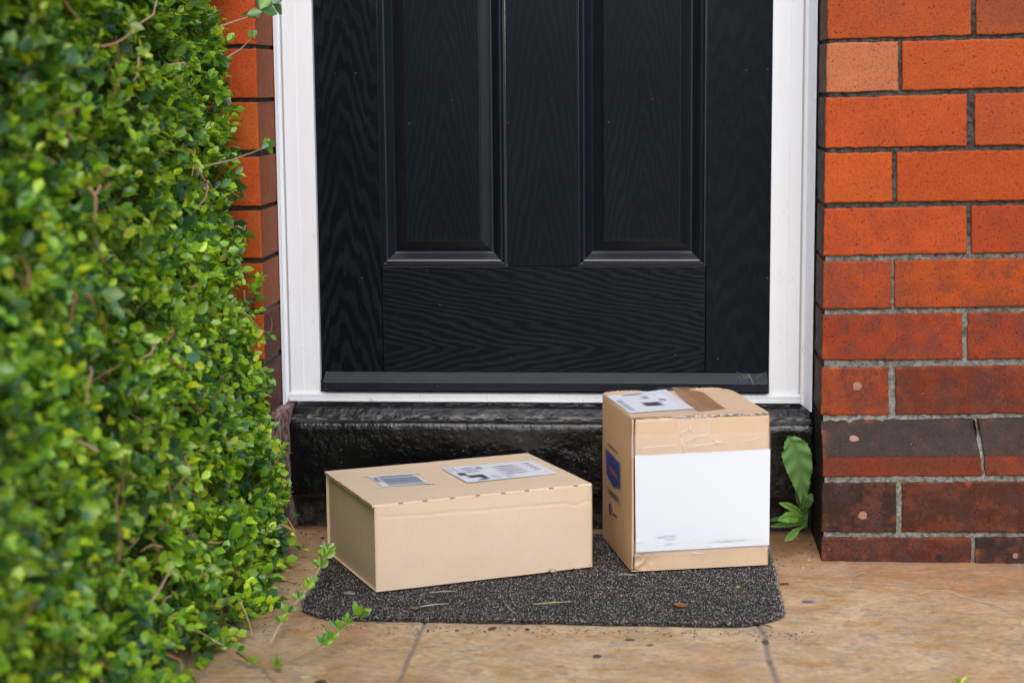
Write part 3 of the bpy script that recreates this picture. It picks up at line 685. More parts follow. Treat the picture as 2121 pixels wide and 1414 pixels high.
# ------------------------------------------------------------------ door mat
BOX1 = dict(o=(-.4391, -.3135), a=.4615, w=.377, d=.272, h=.1408); BOX2 = dict(o=(-.0364, -.1733), a=.2305, w=.2327, d=.234, h=.258)
def inbox(x, y, B, m=0.):
    ca, sa = math.cos(B['a']), math.sin(B['a']); dx, dy = x-B['o'][0], y-B['o'][1]
    u = dx*ca+dy*sa; v = -dx*sa+dy*ca; return (u > m) & (u < B['w']-m) & (v > m) & (v < B['d']-m)
def mat():
    ring = []
    x0, x1, y0, y1 = -.550, .199, -.434, .100
    rr = [(.085, 0), (.085, 1), (.08, 2), (.08, 3)]
    cs = [(x0, y0), (x1, y0-.004), (x1+.003, y1), (x0-.006, y1)]
    for (r, k) in rr:
        cx = cs[k][0]+(r if k in (0, 3) else -r); cy = cs[k][1]+(r*.9 if k in (0, 1) else -r)
        for i in range(13):
            w = math.pi+math.pi/2*k+math.pi/2*i/12; ring.append((cx+r*math.cos(w), cy+r*.9*math.sin(w)))
    ring = np.array(ring)
    # resample densely and roughen
    q = np.vstack([ring, ring[:1]]); s = np.concatenate([[0], np.cumsum(np.hypot(*np.diff(q, axis=0).T))]); t = np.linspace(0, s[-1], 500)[:-1]
    R = np.stack([np.interp(t, s, q[:, 0]), np.interp(t, s, q[:, 1])], -1); R += .0016*np.stack([vnoise(t*60, 0, 0, 1), vnoise(t*60, 5, 0, 2)], -1) + .003*np.stack([vnoise(t*9, 0, 0, 1), vnoise(t*9, 5, 0, 2)], -1)
    root = empty('door_mat', (-.18, -.17, .002)); tag(root, 'dark grey flecked door mat with rounded corners under the two parcels', 'door mat')
    a = Acc(); n = len(R); cen = R.mean(0)
    lv = [(0, .0015), (0, .006), (-.003, .0088)]
    V = []
    for off, z in lv:
        rr_ = R+(R-cen)*0; dirv = (R-cen)/np.linalg.norm(R-cen, axis=1)[:, None]; V.append(np.column_stack([rr_+dirv*off, np.full(n, z)]))
    V = np.vstack(V+[np.array([[cen[0], cen[1], .0088]])])
    F = [(k*n+i, k*n+(i+1) % n, (k+1)*n+(i+1) % n, (k+1)*n+i) for k in range(2) for i in range(n)]+[(2*n+i, 2*n+(i+1) % n, 3*n) for i in range(n)]
    a.add(V, F); o = a.build('backing', m_flat('mat_backing', (.014, .014, .015), .9, .2, .002)); o.parent = root; o.location = -Vector(root.location)
    # pile
    N = 190000
    P = np.column_stack([RNG.uniform(x0-.01, x1+.01, N), RNG.uniform(y0-.01, y1+.01, N)])
    # inside test (polygon)
    ins = np.zeros(N, bool); px, py = P.T
    Rs = R[::3]
    for i in range(len(Rs)):
        ax, ay = Rs[i]; bx, by = Rs[(i+1) % len(Rs)]
        c = ((ay > py) != (by > py)) & (px < (bx-ax)*(py-ay)/(by-ay+1e-12)+ax); ins ^= c
    ins &= ~inbox(px, py, BOX1, .012) & ~inbox(px, py, BOX2, .012)
    P = P[ins]; m = len(P)
    E = R[RNG.integers(0, n, 9000)]; P = np.vstack([P, E+RNG.normal(0, .0012, E.shape)]); m = len(P)
    ang = RNG.uniform(0, 2*np.pi, m); L = RNG.uniform(.0026, .0052, m); tilt = RNG.uniform(.25, 1.25, m); w = RNG.uniform(.0004, .00085, m)
    B = np.column_stack([P, np.where(np.arange(m) < m-9000, .0072, RNG.uniform(.001, .008, m))])
    dr = np.column_stack([np.cos(ang)*np.sin(tilt), np.sin(ang)*np.sin(tilt), np.cos(tilt)]); sd_ = np.column_stack([-np.sin(ang), np.cos(ang), np.zeros(m)])
    b0 = B-sd_*w[:, None]; b1 = B+sd_*w[:, None]; mid = B+dr*(L*.55)[:, None]; tip = B+dr*L[:, None]+np.column_stack([np.zeros(m), np.zeros(m), -.25*L])
    V = np.stack([b0, b1, mid+sd_*w[:, None]*.9, mid-sd_*w[:, None]*.9, tip], 1).reshape(-1, 3)
    base = np.arange(m)*5
    pal = np.array([(.030, .030, .030), (.095, .086, .080), (.175, .152, .135), (.25, .215, .19), (.30, .27, .245), (.37, .35, .325)])
    c = pal[RNG.choice(6, m, p=[.18, .18, .18, .18, .17, .11])]; moss = (np.hypot(P[:, 0]-.10, (P[:, 1]+.335)*2) < .035) | (np.hypot(P[:, 0]+.50, (P[:, 1]+.30)*2) < .03)
    c = np.where((moss & (RNG.random(m) < .35))[:, None], np.array((.10, .085, .01)), c)
    C = np.repeat(np.column_stack([c, np.ones(m)]), 5, 0)
    a = Acc(); a.v.append(V); a.c.append(C); a.n = len(V)
    a.f = np.column_stack([base, base+1, base+2, base+3]).tolist()+np.column_stack([base+3, base+2, base+4]).tolist()
    o = a.build('pile', m_tinted('mat_pile', .8, .2, 0)); o.parent = root; o.location = -Vector(root.location)
mat()

# ------------------------------------------------------------------ parcels
ZM = .0125
class BoxFrame:
    def __init__(s, B):
        s.B = B; ca, sa = math.cos(B['a']), math.sin(B['a']); s.U = np.array((ca, sa, 0)); s.V = np.array((-sa, ca, 0)); s.O = np.array((*B['o'], ZM))
    def top(s, px, py, dz=0):
        p = onZ(px, py, ZM+s.B['h']+dz)-s.O; return np.array((p@s.U, p@s.V, p[2]))
    def front(s, px, py, off=0): p = onP(px, py, s.O-s.V*off, s.V)-s.O; return np.array((p@s.U, p@s.V, p[2]))
    def left(s, px, py, off=0): p = onP(px, py, s.O-s.U*off, s.U)-s.O; return np.array((p@s.U, p@s.V, p[2]))
def quadgrid(q, nx, ny):
    """bilinear grid over four corner points TL TR BR BL"""
    q = [np.array(p, float) for p in q]; u, v = np.meshgrid(np.linspace(0, 1, nx), np.linspace(0, 1, ny)); u = u[..., None]; v = v[..., None]
    return (q[0]*(1-u)+q[1]*u)*(1-v)+(q[3]*(1-u)+q[2]*u)*v
def smudge(name, q, m, parent, n=14, off=(0, 0, 0), soft=.3):
    P = quadgrid(q, n, n)+np.array(off); u, v = np.meshgrid(np.linspace(0, 1, n), np.linspace(0, 1, n))
    al = np.clip(np.minimum(np.minimum(u, 1-u)/soft, np.minimum(v, 1-v)/soft), 0, 1); al = al*al*(3-2*al)
    a = Acc(); a.grid(P, np.stack([0*al, 0*al, 0*al, al], -1)); return a.build(name, m, parent)
M_PAPER = m_plain('label_paper', (.60, .63, .68), .5); M_INK = m_flat('print_ink', (.03, .03, .05), .6); M_GREY = m_flat('grey_print', (.33, .35, .42), .6); M_LBLUE = m_flat('light_blue_print', (.55, .62, .74), .6)
M_SMG = m_smudge('blurred_grey_print', (.22, .22, .30), .62); M_SMF = m_smudge('faint_grey_print', (.45, .45, .52), .38); M_SMK = m_smudge('blurred_black_print', (.02, .02, .045), .86); M_SMB = m_smudge('blurred_blue_print', (.02, .045, .26), .95); M_SMN = m_smudge('blurred_navy_print', (.05, .05, .12), .7)
def sheet(name, q, m, parent, th=.0004, n=2):
    P = quadgrid(q, n, n); a = Acc(); a.grid(P); return a.build(name, m, parent)

def parcel_low():
    B = BOX1; f = BoxFrame(B); w, d, h = B['w'], B['d'], B['h']
    root = empty('parcel', f.O, B['a']); tag(root, 'low wide tan cardboard parcel with barcode labels on top, left one on the mat', 'parcel')
    card = m_card('pale_cardboard', lin(196, 174, 148, 1.0), lin(206, 185, 160, 1.0))
    a = Acc()
    # front
    U, T = np.meshgrid(np.linspace(0, w, 130), np.linspace(h-.002, 0, 60)); e = np.minimum(np.minimum(U, w-U), T); bow = .0016*np.sin(np.pi*U/w)*np.sin(np.pi*T/h)
    cr = h-.017-.012*(U/w)**.5+.0006*vnoise(U*60, 0, 0, 5)-.004*np.exp(-((U-.345)/.012)**2)
    Yf = -bow-.0011*fbm(U*12, T*12, 0, 1)+.0010*np.exp(-((T-cr)/.0012)**2)*np.clip(U/.02, 0, 1)
    r = .0022; q = np.clip(1-np.minimum(U, w-U)/r, 0, 1); Yf = Yf+r*(1-np.sqrt(1-q*q+1e-9)); Tn = T+.0008*vnoise(U*14, 0, 0, 4)*(T/h)
    a.grid(np.stack([U, Yf, Tn], -1))
    # left side: tucks 3 mm behind the lid edge
    V_, T = np.meshgrid(np.linspace(d, 0, 90), np.linspace(h-.0062, 0, 50)); X = .0042-.0018*np.sin(np.pi*V_/d)*np.sin(np.pi*T/h)+.0007*fbm(V_*14, T*10, 0, 2)
    a.grid(np.stack([X, V_, T], -1))
    V_, T = np.meshgrid(np.linspace(0, d, 30), np.linspace(h-.0035, 0, 20)); a.grid(np.stack([0*V_+w, V_, T], -1))
    U, T = np.meshgrid(np.linspace(w, 0, 30), np.linspace(h-.0035, 0, 20)); a.grid(np.stack([U, 0*U+d, T], -1))
    a.add([(0, 0, 0), (w, 0, 0), (w, d, 0), (0, d, 0)], [(0, 3, 2, 1)])
    a.build('carton', card, root, smooth=True)
    # lid: thin board with rippled free edges, slightly sunk in the middle
    L = Acc(); nu, nv = 150, 90; uu, vv = np.meshgrid(np.linspace(0, 1, nu), np.linspace(0, 1, nv))
    U = uu*w; V_ = vv*d; eb = .0012*fbm(U*45, 3+0*U, 0, 6, 3); V_ = V_+eb*(vv > .985)
    U = U+(-.0030+.0012*fbm(V_*60, 1+0*V_, 0, 7, 3))*(uu < .012)
    U = U-.0025*np.clip((vv-.75)/.25, 0, 1)**3*(uu > .93)
    Z = h+.0006*fbm(U*10, V_*10, 0, 8)-.0012*np.sin(np.pi*uu)*np.sin(np.pi*vv)+.0010*np.exp(-(1-vv)*d/.01)
    r = .0024; q = np.clip(1-V_/r, 0, 1); Z = Z-r*(1-np.sqrt(1-np.clip(q, 0, 1)**2+1e-9))*1.0
    rc = .012; cc = np.clip(rc-(U-0), 0, rc)*0
    P = np.stack([U, V_, Z], -1); L.grid(P[::-1])
    thk = .0035
    for E, fl in ((P[:, 0], False), (P[::-1, -1], False), (P[-1, :], False)):
        n = len(E); rows = [E.copy(), E-np.array((0, 0, thk*.22)), E-np.array((0, 0, thk*.8)), E-np.array((0, 0, thk))]
        x = np.arange(n)
        flute = .0009*np.sin(x*2.4)
        rows[1] = rows[1]; col = [np.tile((1, 1, 1, 1.), (n, 1)), np.tile((.30, .27, .24, 1), (n, 1)), np.tile((.34, .3, .27, 1), (n, 1)), np.tile((.9, .9, .9, 1), (n, 1))]
        c = E.mean(0); ctr = np.array((w/2, d/2, h)); inw = (ctr-c)*np.array((1, 1, 0)); inw /= np.linalg.norm(inw)
        rows[1] = rows[1]+inw*(.0008+.0008*np.abs(np.sin(x*1.1)))[:, None]; rows[2] = rows[2]+inw*(.0008+.0008*np.abs(np.sin(x*1.1)))[:, None]
        L.grid(np.array(rows), np.array(col))
    L.build('lid', card, root, smooth=False)
    lid = root.children[-1]
    for p in lid.data.polygons: p.use_smooth = p.index < (nu-1)*(nv-1)
    # perforation slits along the fold
    for px, py in ((826, 1038.5), (875, 1033), (931, 1027.5), (984, 1022.5), (1037, 1017.5), (1085, 1012.5), (1135, 1007.5), (1186, 1002.5)):
        c = f.top(px, py, -.0008); s = Acc(); s.box((c[0]-.0038, -.0002, h-.0009), (c[0]+.0038, .0010, h+.0002), (.20, .145, .095, 1)); s.build('perforation', M_TINT, root)
    tb = lambda px, py, k=1: f.top(px, py, .0006*k)*np.array((1, 1, 0))+np.array((0, 0, h+.0006*k))
    # left barcode label
    q = [tb(762, 986), tb(856, 979.5), tb(889, 1000.5), tb(793, 1008)]
    lab = sheet('barcode_label', q, M_PAPER, root, n=2); qs = quadgrid(q, 101, 101)
    def sub(u0, u1, v0, v1, dz=.0003):
        g = lambda u, v: qs[int(round(v*100)), int(round(u*100))]+np.array((0, 0, dz)); return [g(u0, v0), g(u1, v0), g(u1, v1), g(u0, v1)]
    for (u0, u1, v0, v1) in ((-.0, .05, 0, .0),): pass
    for (cu, cv) in ((0, 0), (1, 0), (1, 1), (0, 1)):
        c = quadgrid(q, 2, 2)[cv, cu]; ctr = sum(q)/4; dv = (c-ctr); e1 = (q[1]-q[0]); e1 /= np.linalg.norm(e1); e2 = (q[3]-q[0]); e2 /= np.linalg.norm(e2)
        o = c+e1*(.005 if cu else -.005); tabs = Acc()
        tabs.add([o-e1*.006-e2*.003, o+e1*.006-e2*.003, o+e1*.006+e2*.003, o-e1*.006+e2*.003], [(0, 1, 2, 3)])
        tabs.v[-1][:, 2] = h+.0007; tabs.build('label_corner', M_PAPER, lab)
    bars = Acc(); v = .08; random.seed(3)
    while v < .93:
        t = random.choice([.012, .02, .03, .045]); 
        if .33 < v < .36: t = .055
        bars.add(sub(.16, .95, v, min(v+t, .95)), [(0, 3, 2, 1)]); v += t+random.choice([.016, .025, .035])
    bars.build('barcode', m_flat('label_ink', (.12, .15, .22), .6), lab)
    # serial number beside the bars
    cu = bpy.data.curves.new('serial', 'FONT'); cu.body = 'SPX0023'; cu.size = .0115; cu.extrude = 0
    to = bpy.data.objects.new('serial_number', cu); S.collection.objects.link(to)
    dg = bpy.context.evaluated_depsgraph_get(); me = bpy.data.meshes.new_from_object(to.evaluated_get(dg)); bpy.data.objects.remove(to)
    to = bpy.data.objects.new('serial_number', me); S.collection.objects.link(to); me.materials.append(M_INK); to.parent = lab
    e2 = (q[3]-q[0]); to.location = Vector(q[0]*.86+q[3]*.14+(q[1]-q[0])*.025+np.array((0, 0, .0005))); to.rotation_euler = (0, 0, math.atan2(e2[1], e2[0]))
    # shipping label
    q = [tb(914, 969), tb(1100, 953), tb(1156, 980), tb(968, 999)]; lab = sheet('shipping_label', q, M_PAPER, root); qs = quadgrid(q, 101, 101)
    def sm(u0, u1, v0, v1, m, nm='blurred_print', soft=.3): smudge(nm, sub(u0, u1, v0, v1, .0004), m, lab, soft=soft)
    for v in (.12, .24, .36): sm(.13, .33, v, v+.09, M_SMG)
    sm(.30, .40, .1, .3, M_SMG)
    for v in (.18, .3, .42, .54, .66): sm(.45, .80, v, v+.09, M_SMG)
    for v in (.15, .29, .43, .57): sm(.84, .93, v, v+.08, M_SMG, soft=.15)
    sm(.035, .14, .40, .60, M_SMK, soft=.18); sm(.08, .30, .58, .78, M_SMK, soft=.25); sm(.13, .27, .87, .95, M_SMK, soft=.35); sm(.20, .29, .60, .93, M_SMK, soft=.3)
    for qq in [sub(.09, .11, .05, .45)]+[sub(u, u+.007, .70, .95) for u in (.33, .36, .39, .48, .51, .54)]+[sub(.02, .07, v, v+.03) for v in (.08, .16, .24)]:
        li = Acc(); li.add(qq, [(0, 3, 2, 1)]); li.build('printed_line', M_GREY, lab)
    # white chevrons printed on the lid
    for (px, py, sx) in ((693, 980, 1), (1086, 949, -1)):
        c = Acc()
        for k in range(3):
            b = tb(px+k*10, py-k*.8, 1.4)
            for s_ in (-1, 1):
                p0 = b+np.array((0, 0, 0)); p1 = b+np.array((-.005, s_*.007, 0)); o = np.array((.0025, 0, 0)); c.add([p0, p0+o, p1+o, p1], [(0, 1, 2, 3)])
        c.build('printed_chevrons', M_PAPER, root)
parcel_low()

def parcel_tall():
    B = BOX2; f = BoxFrame(B); w, d, h = B['w'], B['d'], B['h']
    root = empty('parcel', f.O, B['a']); tag(root, 'tall cube-like brown cardboard parcel with a big white sheet taped on its front', 'parcel')
    card = m_card('brown_cardboard', lin(187, 159, 131, 1.0), lin(199, 172, 144, 1.0)); side = m_card('side_lit_cardboard', lin(204, 162, 120, 1.0), lin(216, 174, 134, 1.0))  # side panel's board toned apart, light on that side put into its colour
    a = Acc()
    # front panel with a gap and folded board edge at its left
    U, T = np.meshgrid(np.concatenate([np.linspace(0, .012, 16), np.linspace(.013, w, 90)]), np.linspace(h-.003, 0, 90))
    gapc = .0058+.0012*vnoise(T*18, 0, 0, 3); Yf = -.0022*np.sin(np.pi*U/w)*np.sin(np.pi*T/h)+.0006*fbm(U*14, T*14, 0, 12)
    Yf = Yf+.006*np.exp(-((U-gapc)/.0013)**4)
    r = .003; q = np.clip(1-np.minimum(np.where(U > gapc, U-gapc, U), w-U)/r, 0, 1); Yf = Yf+r*.8*(1-np.sqrt(1-q*q+1e-9))
    q = np.clip(1-(h-.003-T)/r, 0, 1); Yf = Yf+r*(1-np.sqrt(1-q*q+1e-9))
    # crumpled lower left corner and a few dents
    cr = np.exp(-(np.hypot(U-.012, T-.004)/.026)**2); Yf = Yf+cr*(.007*np.abs(vnoise(U*110-T*60, T*50, 0, 9))+.002)
    Tn = T+.004*cr*np.clip(1-T/.02, 0, 1)*np.clip((.02-U)/.02, 0, 1)
    g = 1-.82*np.exp(-((U-gapc)/.0013)**4); C = np.stack([g, g, g, 1+0*g], -1)
    a.grid(np.stack([U, Yf, Tn], -1), C); 
    V_, T = np.meshgrid(np.linspace(0, d, 30), np.linspace(h-.003, 0, 20)); a.grid(np.stack([0*V_+w, V_, T], -1))
    U, T = np.meshgrid(np.linspace(w, 0, 30), np.linspace(h-.003, 0, 20)); a.grid(np.stack([U, 0*U+d, T], -1))
    a.add([(0, 0, 0), (w, 0, 0), (w, d, 0), (0, d, 0)], [(0, 3, 2, 1)])
    a.build('carton', card, root, smooth=True)
    b = Acc(); V_, T = np.meshgrid(np.linspace(d, -.0012, 90), np.linspace(h-.001, 0, 90)); X = -.0045*np.sin(np.pi*V_/d)*np.sin(np.pi*T/h)**.7+.0008*fbm(V_*12, T*12, 0, 14)
    rr = .004; q = np.clip(1-(h-T)/rr, 0, 1); X = X+rr*.6*(1-np.sqrt(1-q*q+1e-9))
    b.grid(np.stack([X, V_, T], -1)); b.build('side_panel', side, root, smooth=True)
    # top: two flaps meeting under tape, ragged back edge
    L = Acc(); nu, nv = 150, 110; uu, vv = np.meshgrid(np.linspace(0, 1, nu), np.linspace(0, 1, nv)); U = uu*w; V_ = vv*d
    V_ = V_+(vv < .012)*(.0015*fbm(U*70, 0*U, 0, 15, 3)+.001)
    bulge = np.exp(-(1-vv)*d/.03)
    rag = (np.exp(-((uu-.17)/.15)**4)+np.exp(-((uu-.80)/.13)**4)); Z = h+.0005*fbm(U*12, V_*12, 0, 16)-.0035*np.sin(np.pi*vv)*np.exp(-((uu-.5)/.3)**2)
    Z = Z+bulge*.0022*rag+(vv > .985)*rag*.0016*np.abs(np.sin(U*520+2*vnoise(U*90, 0, 0, 4)))
    Z = Z-.0035*np.exp(-V_/.010)*np.exp(-((uu-.28)/.16)**4)*0
    r = .005; q = np.clip(1-U/r, 0, 1); Z = Z-r*.55*(1-np.sqrt(1-q*q+1e-9)); q = np.clip(1-(w-U)/.003, 0, 1); Z = Z-.002*(1-np.sqrt(1-q*q+1e-9))
    cut = np.clip((vv-.86)/.14, 0, 1)**2*np.clip((uu-.9)/.1, 0, 1); U = U-.008*cut
    P = np.stack([U, V_, Z], -1); L.grid(P[::-1])
    for E in (P[0, ::-1], P[-1, :], P[::-1, -1]):
        n = len(E); x = np.arange(n); ctr = np.array((w/2, d/2, h)); inw = (ctr-E.mean(0))*np.array((1, 1, 0)); inw /= np.linalg.norm(inw)
        k = (.0006+.0014*np.abs(np.sin(x*1.05)))[:, None]
        rows = [E, E-np.array((0, 0, .0008)), E-np.array((0, 0, .0034))+inw*k, E-np.array((0, 0, .0042))]
        cc = [np.tile((.95, .95, .95, 1.), (n, 1)), np.tile((.62, .62, .62, 1), (n, 1)), np.tile((.20, .18, .17, 1), (n, 1)), np.tile((.5, .5, .5, 1), (n, 1))]
        L.grid(np.array(rows), np.array(cc))
    L.build('top_flaps', card, root, smooth=True)
    # open, frayed gap along the front top edge
    e = Acc(); random.seed(5)
    for i in range(150):
        u = random.uniform(.0, 1)**.9
        if .30 < u < 1.0:
            x = u*w*.99; s_ = random.uniform(.001, .0028); z = h-.0022+random.uniform(-.0012, .0006)
            cl = random.choice([(.42, .40, .37), (.30, .25, .2), (.5, .46, .4), (.12, .09, .06)])
            e.add([(x-s_, -.0018, z-.0005), (x+s_*.8, -.0022, z+random.uniform(-.0006, .0006)), (x+s_, -.0006, z+.0013), (x-s_*.7, -.0004, z+.0010)], [(0, 1, 2, 3)], (*cl, 1))
    e.build('frayed_edge', M_TINT, root)
    tp = lambda px, py, k=1: f.top(px, py, .0007*k)*np.array((1, 1, 0))+np.array((0, 0, h+.0007*k))
    fr = lambda px, py, k=1: (lambda p: np.array((p[0], -.0030-.0005*k, p[2])))(f.front(px, py, .003))
    lf = lambda px, py: (lambda p: np.array((-.0058, p[1], p[2])))(f.left(px, py, .0045))
    # address label on top
    def on_top(q, n=24):
        P = quadgrid(q, n, n); uu = P[..., 0]/w; vv = P[..., 1]/d
        P[..., 2] += -.0035*np.sin(np.pi*np.clip(vv, 0, 1))*np.exp(-((uu-.5)/.3)**2)+.0006*np.clip(np.cos(uu*30)*0+1, 0, 1); return P
    q = [tp(1256, 820), tp(1379, 807), tp(1439, 843), tp(1305, 856)]; a = Acc(); P = on_top(q, 30); a.grid(P); lab = a.build('address_label', M_PAPER, root, smooth=True)
    qs = on_top(q, 101)
    def subg(u0, u1, v0, v1, dz=.0004):
        g = lambda u, v: qs[int(round(v*100)), int(round(u*100))]+np.array((0, 0, dz)); return [g(u0, v0), g(u1, v0), g(u1, v1), g(u0, v1)]
    bars = Acc()
    for k, (v, t) in enumerate(((.30, .055), (.38, .04), (.45, .06), (.54, .035), (.60, .07), (.70, .05), (.78, .04), (.85, .03))):
        bars.add(subg(.045, .13, v, v+t), [(0, 3, 2, 1)])
    bars.build('barcode', M_GREY, lab)
    for args in ((.33, .68, .50, .74, M_SMK, .22), (.66, .82, .36, .5, M_SMG, .3), (.45, .6, .2, .36, M_SMG, .3), (.2, .6, .03, .12, M_SMG, .2)):
        smudge('blurred_print', subg(*args[:4], .0006), args[4], lab, soft=args[5])
    for qq in [subg(.88, .97, v, v+.02) for v in (.06, .15, .24, .33, .42, .51)]+[subg(.17, .87, .135, .15), subg(.17, .178, .15, .3)]:
        ln = Acc(); ln.add(qq, [(0, 3, 2, 1)]); ln.build('printed_line', M_LBLUE, lab)
    # brown tape and clear tape over the seam
    q = [tp(1388, 802.5, .7), tp(1444, 802.5, .7), tp(1503, 845, .7), tp(1446, 850, .7)]; a = Acc(); P = on_top(q, 40); P[..., 2] += .0004*fbm(P[..., 0]*80, P[..., 1]*30, 0, 3, 3)+.0002; a.grid(P)
    a.build('brown_tape', m_tape('brown_tape_film', lin(170, 125, 86), .70, .28), root, smooth=True)
    clear = m_tape('clear_tape_film', (.80, .78, .75), .09, .10)
    q = [tp(1360, 805, 2.), tp(1402, 802.5, 2.), tp(1475, 849, 2.), tp(1425, 852, 2.)]; a = Acc(); P = on_top(q, 60); P[..., 2] += .0012*np.abs(fbm(P[..., 0]*120+P[..., 1]*40, P[..., 1]*22, 0, 5, 3)); a.grid(P); tape = a.build('clear_tape', clear, root, smooth=True)
    def ftape(q, seed, amp, name='clear_tape', m=clear):
        a = Acc(); P = quadgrid(q, 110, 44); u, v = np.meshgrid(np.linspace(0, 1, 110), np.linspace(0, 1, 44))
        n1 = 1-np.abs(fbm(P[..., 0]*38, P[..., 2]*60, 0, seed, 3))*2.4; P[..., 1] -= amp*np.clip(n1, 0, 1)**4*np.clip(8*np.minimum(np.minimum(u, 1-u), np.minimum(v, 1-v)), 0, 1); a.grid(P); return a.build(name, m, root, smooth=True)
    # white sheet on the front
    q = [fr(1315, 943, 1), fr(1595.5, 929, 1), fr(1594.5, 1127.5, 1), fr(1317, 1143, 1)]; q = [np.array((min(p[0], w+.0004), p[1], p[2])) for p in q]
    a = Acc(); P = quadgrid(q, 60, 50); P[..., 1] += -.0004*fbm(P[..., 0]*10, P[..., 2]*10, 0, 20, 3)-.0003; a.grid(P); sh = a.build('white_sheet', M_PAPER, root, smooth=True)
    for (x0, x1, y0, y1, k) in ((1356, 1382, 1110, 1117, .07), (1368, 1404, 1108, 1114, .07), (1372, 1404, 1114, 1120, .07), (1372, 1396, 1125, 1130, .07), (1386, 1402, 1110, 1112, 0), (1458, 1568, 1119, 1126, 0)):
        y1s = y0-(x1-x0)*.055
        smudge('faint_print', [fr(x0, y0, 2), fr(x1, y1s, 2), fr(x1, y1s+(y1-y0), 2), fr(x0, y1, 2)], M_SMF, sh, soft=.35)
    ftape([fr(1306, 902, 2.2), fr(1596, 893, 2.2), fr(1596, 933, 2.2), fr(1306, 947, 2.2)], 61, .0011)
    ftape([fr(1308, 1122, 2.4), fr(1594, 1108, 2.4), fr(1594, 1137, 2.4), fr(1308, 1152, 2.4)], 66, .0009)
    ftape([fr(1402, 861, 2.8), fr(1470, 857, 2.8), fr(1474, 936, 2.8), fr(1408, 939, 2.8)], 71, .0014)
    # sharp folds in the tape with their white glints painted as pale ridges
    M_GL = m_flat('tape_glint', (.80, .78, .74), .25, .8); cre = [[(1409, 903), (1414, 893), (1427, 887), (1441, 896)], [(1421, 916), (1436, 905), (1460, 900), (1468, 893)], [(1322, 929), (1345, 925), (1375, 923), (1400, 921)], [(1428, 881), (1430, 886), (1432, 890)],
                      [(1424, 930), (1445, 921), (1470, 919), (1494, 912)], [(1478, 909), (1488, 916), (1499, 914)], [(1430, 1148), (1436, 1143), (1462, 1146)], [(1313, 1150), (1322, 1147), (1330, 1154)], [(1410, 906), (1413, 920), (1418, 937)], [(1544, 914), (1560, 908), (1572, 905)], [(1584, 1137), (1592, 1132)], [(1317, 1122), (1330, 1118)]]
    for c in cre: k = Acc(); k.tube([fr(x, y, 4.6) for x, y in c], .00042, .00028, n=5); k.build('crease_glint', M_GL, root, smooth=True)
    # blurred print on the left side
    smudge('blurred_text', [lf(1256, 911), lf(1284, 938), lf(1284, 946), lf(1256, 919)], M_SMN, root, soft=.3)
    pts = [lf(1255, 926), lf(1285.5, 958), lf(1286, 1013), lf(1272, 1009), lf(1257, 981)]
    a = Acc(); c = sum(pts)/5; n = 5
    V = [c]+pts+[c+(p-c)*.82 for p in pts]; F = [(0, 6+i, 6+(i+1) % 5) for i in range(5)]+[(1+i, 1+(i+1) % 5, 6+(i+1) % 5, 6+i) for i in range(5)]
    col = np.array([(0, 0, 0, 1)]+[(0, 0, 0, .55)]*5+[(0, 0, 0, 1)]*5, float); a.add(V, F, col); a.build('blue_emblem', M_SMB, root)
    dd = np.array((-.0004, 0, 0))
    smudge('blurred_band', [lf(1258, 950)+dd, lf(1284, 984)+dd, lf(1284, 1003)+dd, lf(1262, 976)+dd], m_smudge('faded_band', lin(165, 130, 100), .8), root, soft=.42)
    smudge('blurred_text', [lf(1256, 1003), lf(1288, 1032), lf(1288, 1050), lf(1256, 1017)], M_SMN, root, soft=.3)
    smudge('blurred_text', [lf(1269, 1058), lf(1281, 1069), lf(1281, 1076), lf(1269, 1065)], M_SMK, root, soft=.3)
    ring = Acc(); c = lf(1265.5, 1054); pts = [c+np.array((0, .0075*math.cos(t), .0095*math.sin(t))) for t in np.linspace(0, 2*math.pi, 19)]; ring.tube(pts, .0011, n=4); ring.build('printed_ring', M_INK, root)
parcel_tall()

# ------------------------------------------------------------------ leaves
LT_v = np.array([(0, 0, 0), (-.62, .30, .10), (0, .32, -.03), (.62, .30, .10), (-.66, .66, .06), (0, .66, -.06), (.66, .66, .06), (0, 1.0, -.10)])
LT_f = [(0, 2, 1), (0, 3, 2), (1, 2, 5, 4), (2, 3, 6, 5), (4, 5, 7), (5, 6, 7)]
def leaf_batch(acc, P, D, N, L, Wd, C):
    """P base, D direction, N up normal, L length, Wd half-width scale, C colours"""
    m = len(P); D = D/np.linalg.norm(D, axis=1)[:, None]; Sx = np.cross(D, N); Sx /= (np.linalg.norm(Sx, axis=1)[:, None]+1e-9); Nn = np.cross(Sx, D)
    V = P[:, None]+Sx[:, None]*(LT_v[None, :, :1]*Wd[:, None, None])+D[:, None]*(LT_v[None, :, 1:2]*L[:, None, None])+Nn[:, None]*(LT_v[None, :, 2:]*L[:, None, None])
    V = V.reshape(-1, 3); b = (np.arange(m)*8+acc.n)
    F = []
    for f in LT_f: F += np.column_stack([b+i for i in f]).tolist()
    acc.v.append(V); acc.f += F; acc.c.append(np.repeat(np.column_stack([C, np.ones(m)]), 8, 0)); acc.n += m*8
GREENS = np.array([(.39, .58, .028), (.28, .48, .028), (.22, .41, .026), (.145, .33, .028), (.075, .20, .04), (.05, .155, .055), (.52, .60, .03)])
def rand_greens(m, p): return GREENS[RNG.choice(7, m, p=p)]*RNG.uniform(.8, 1.2, (m, 1))

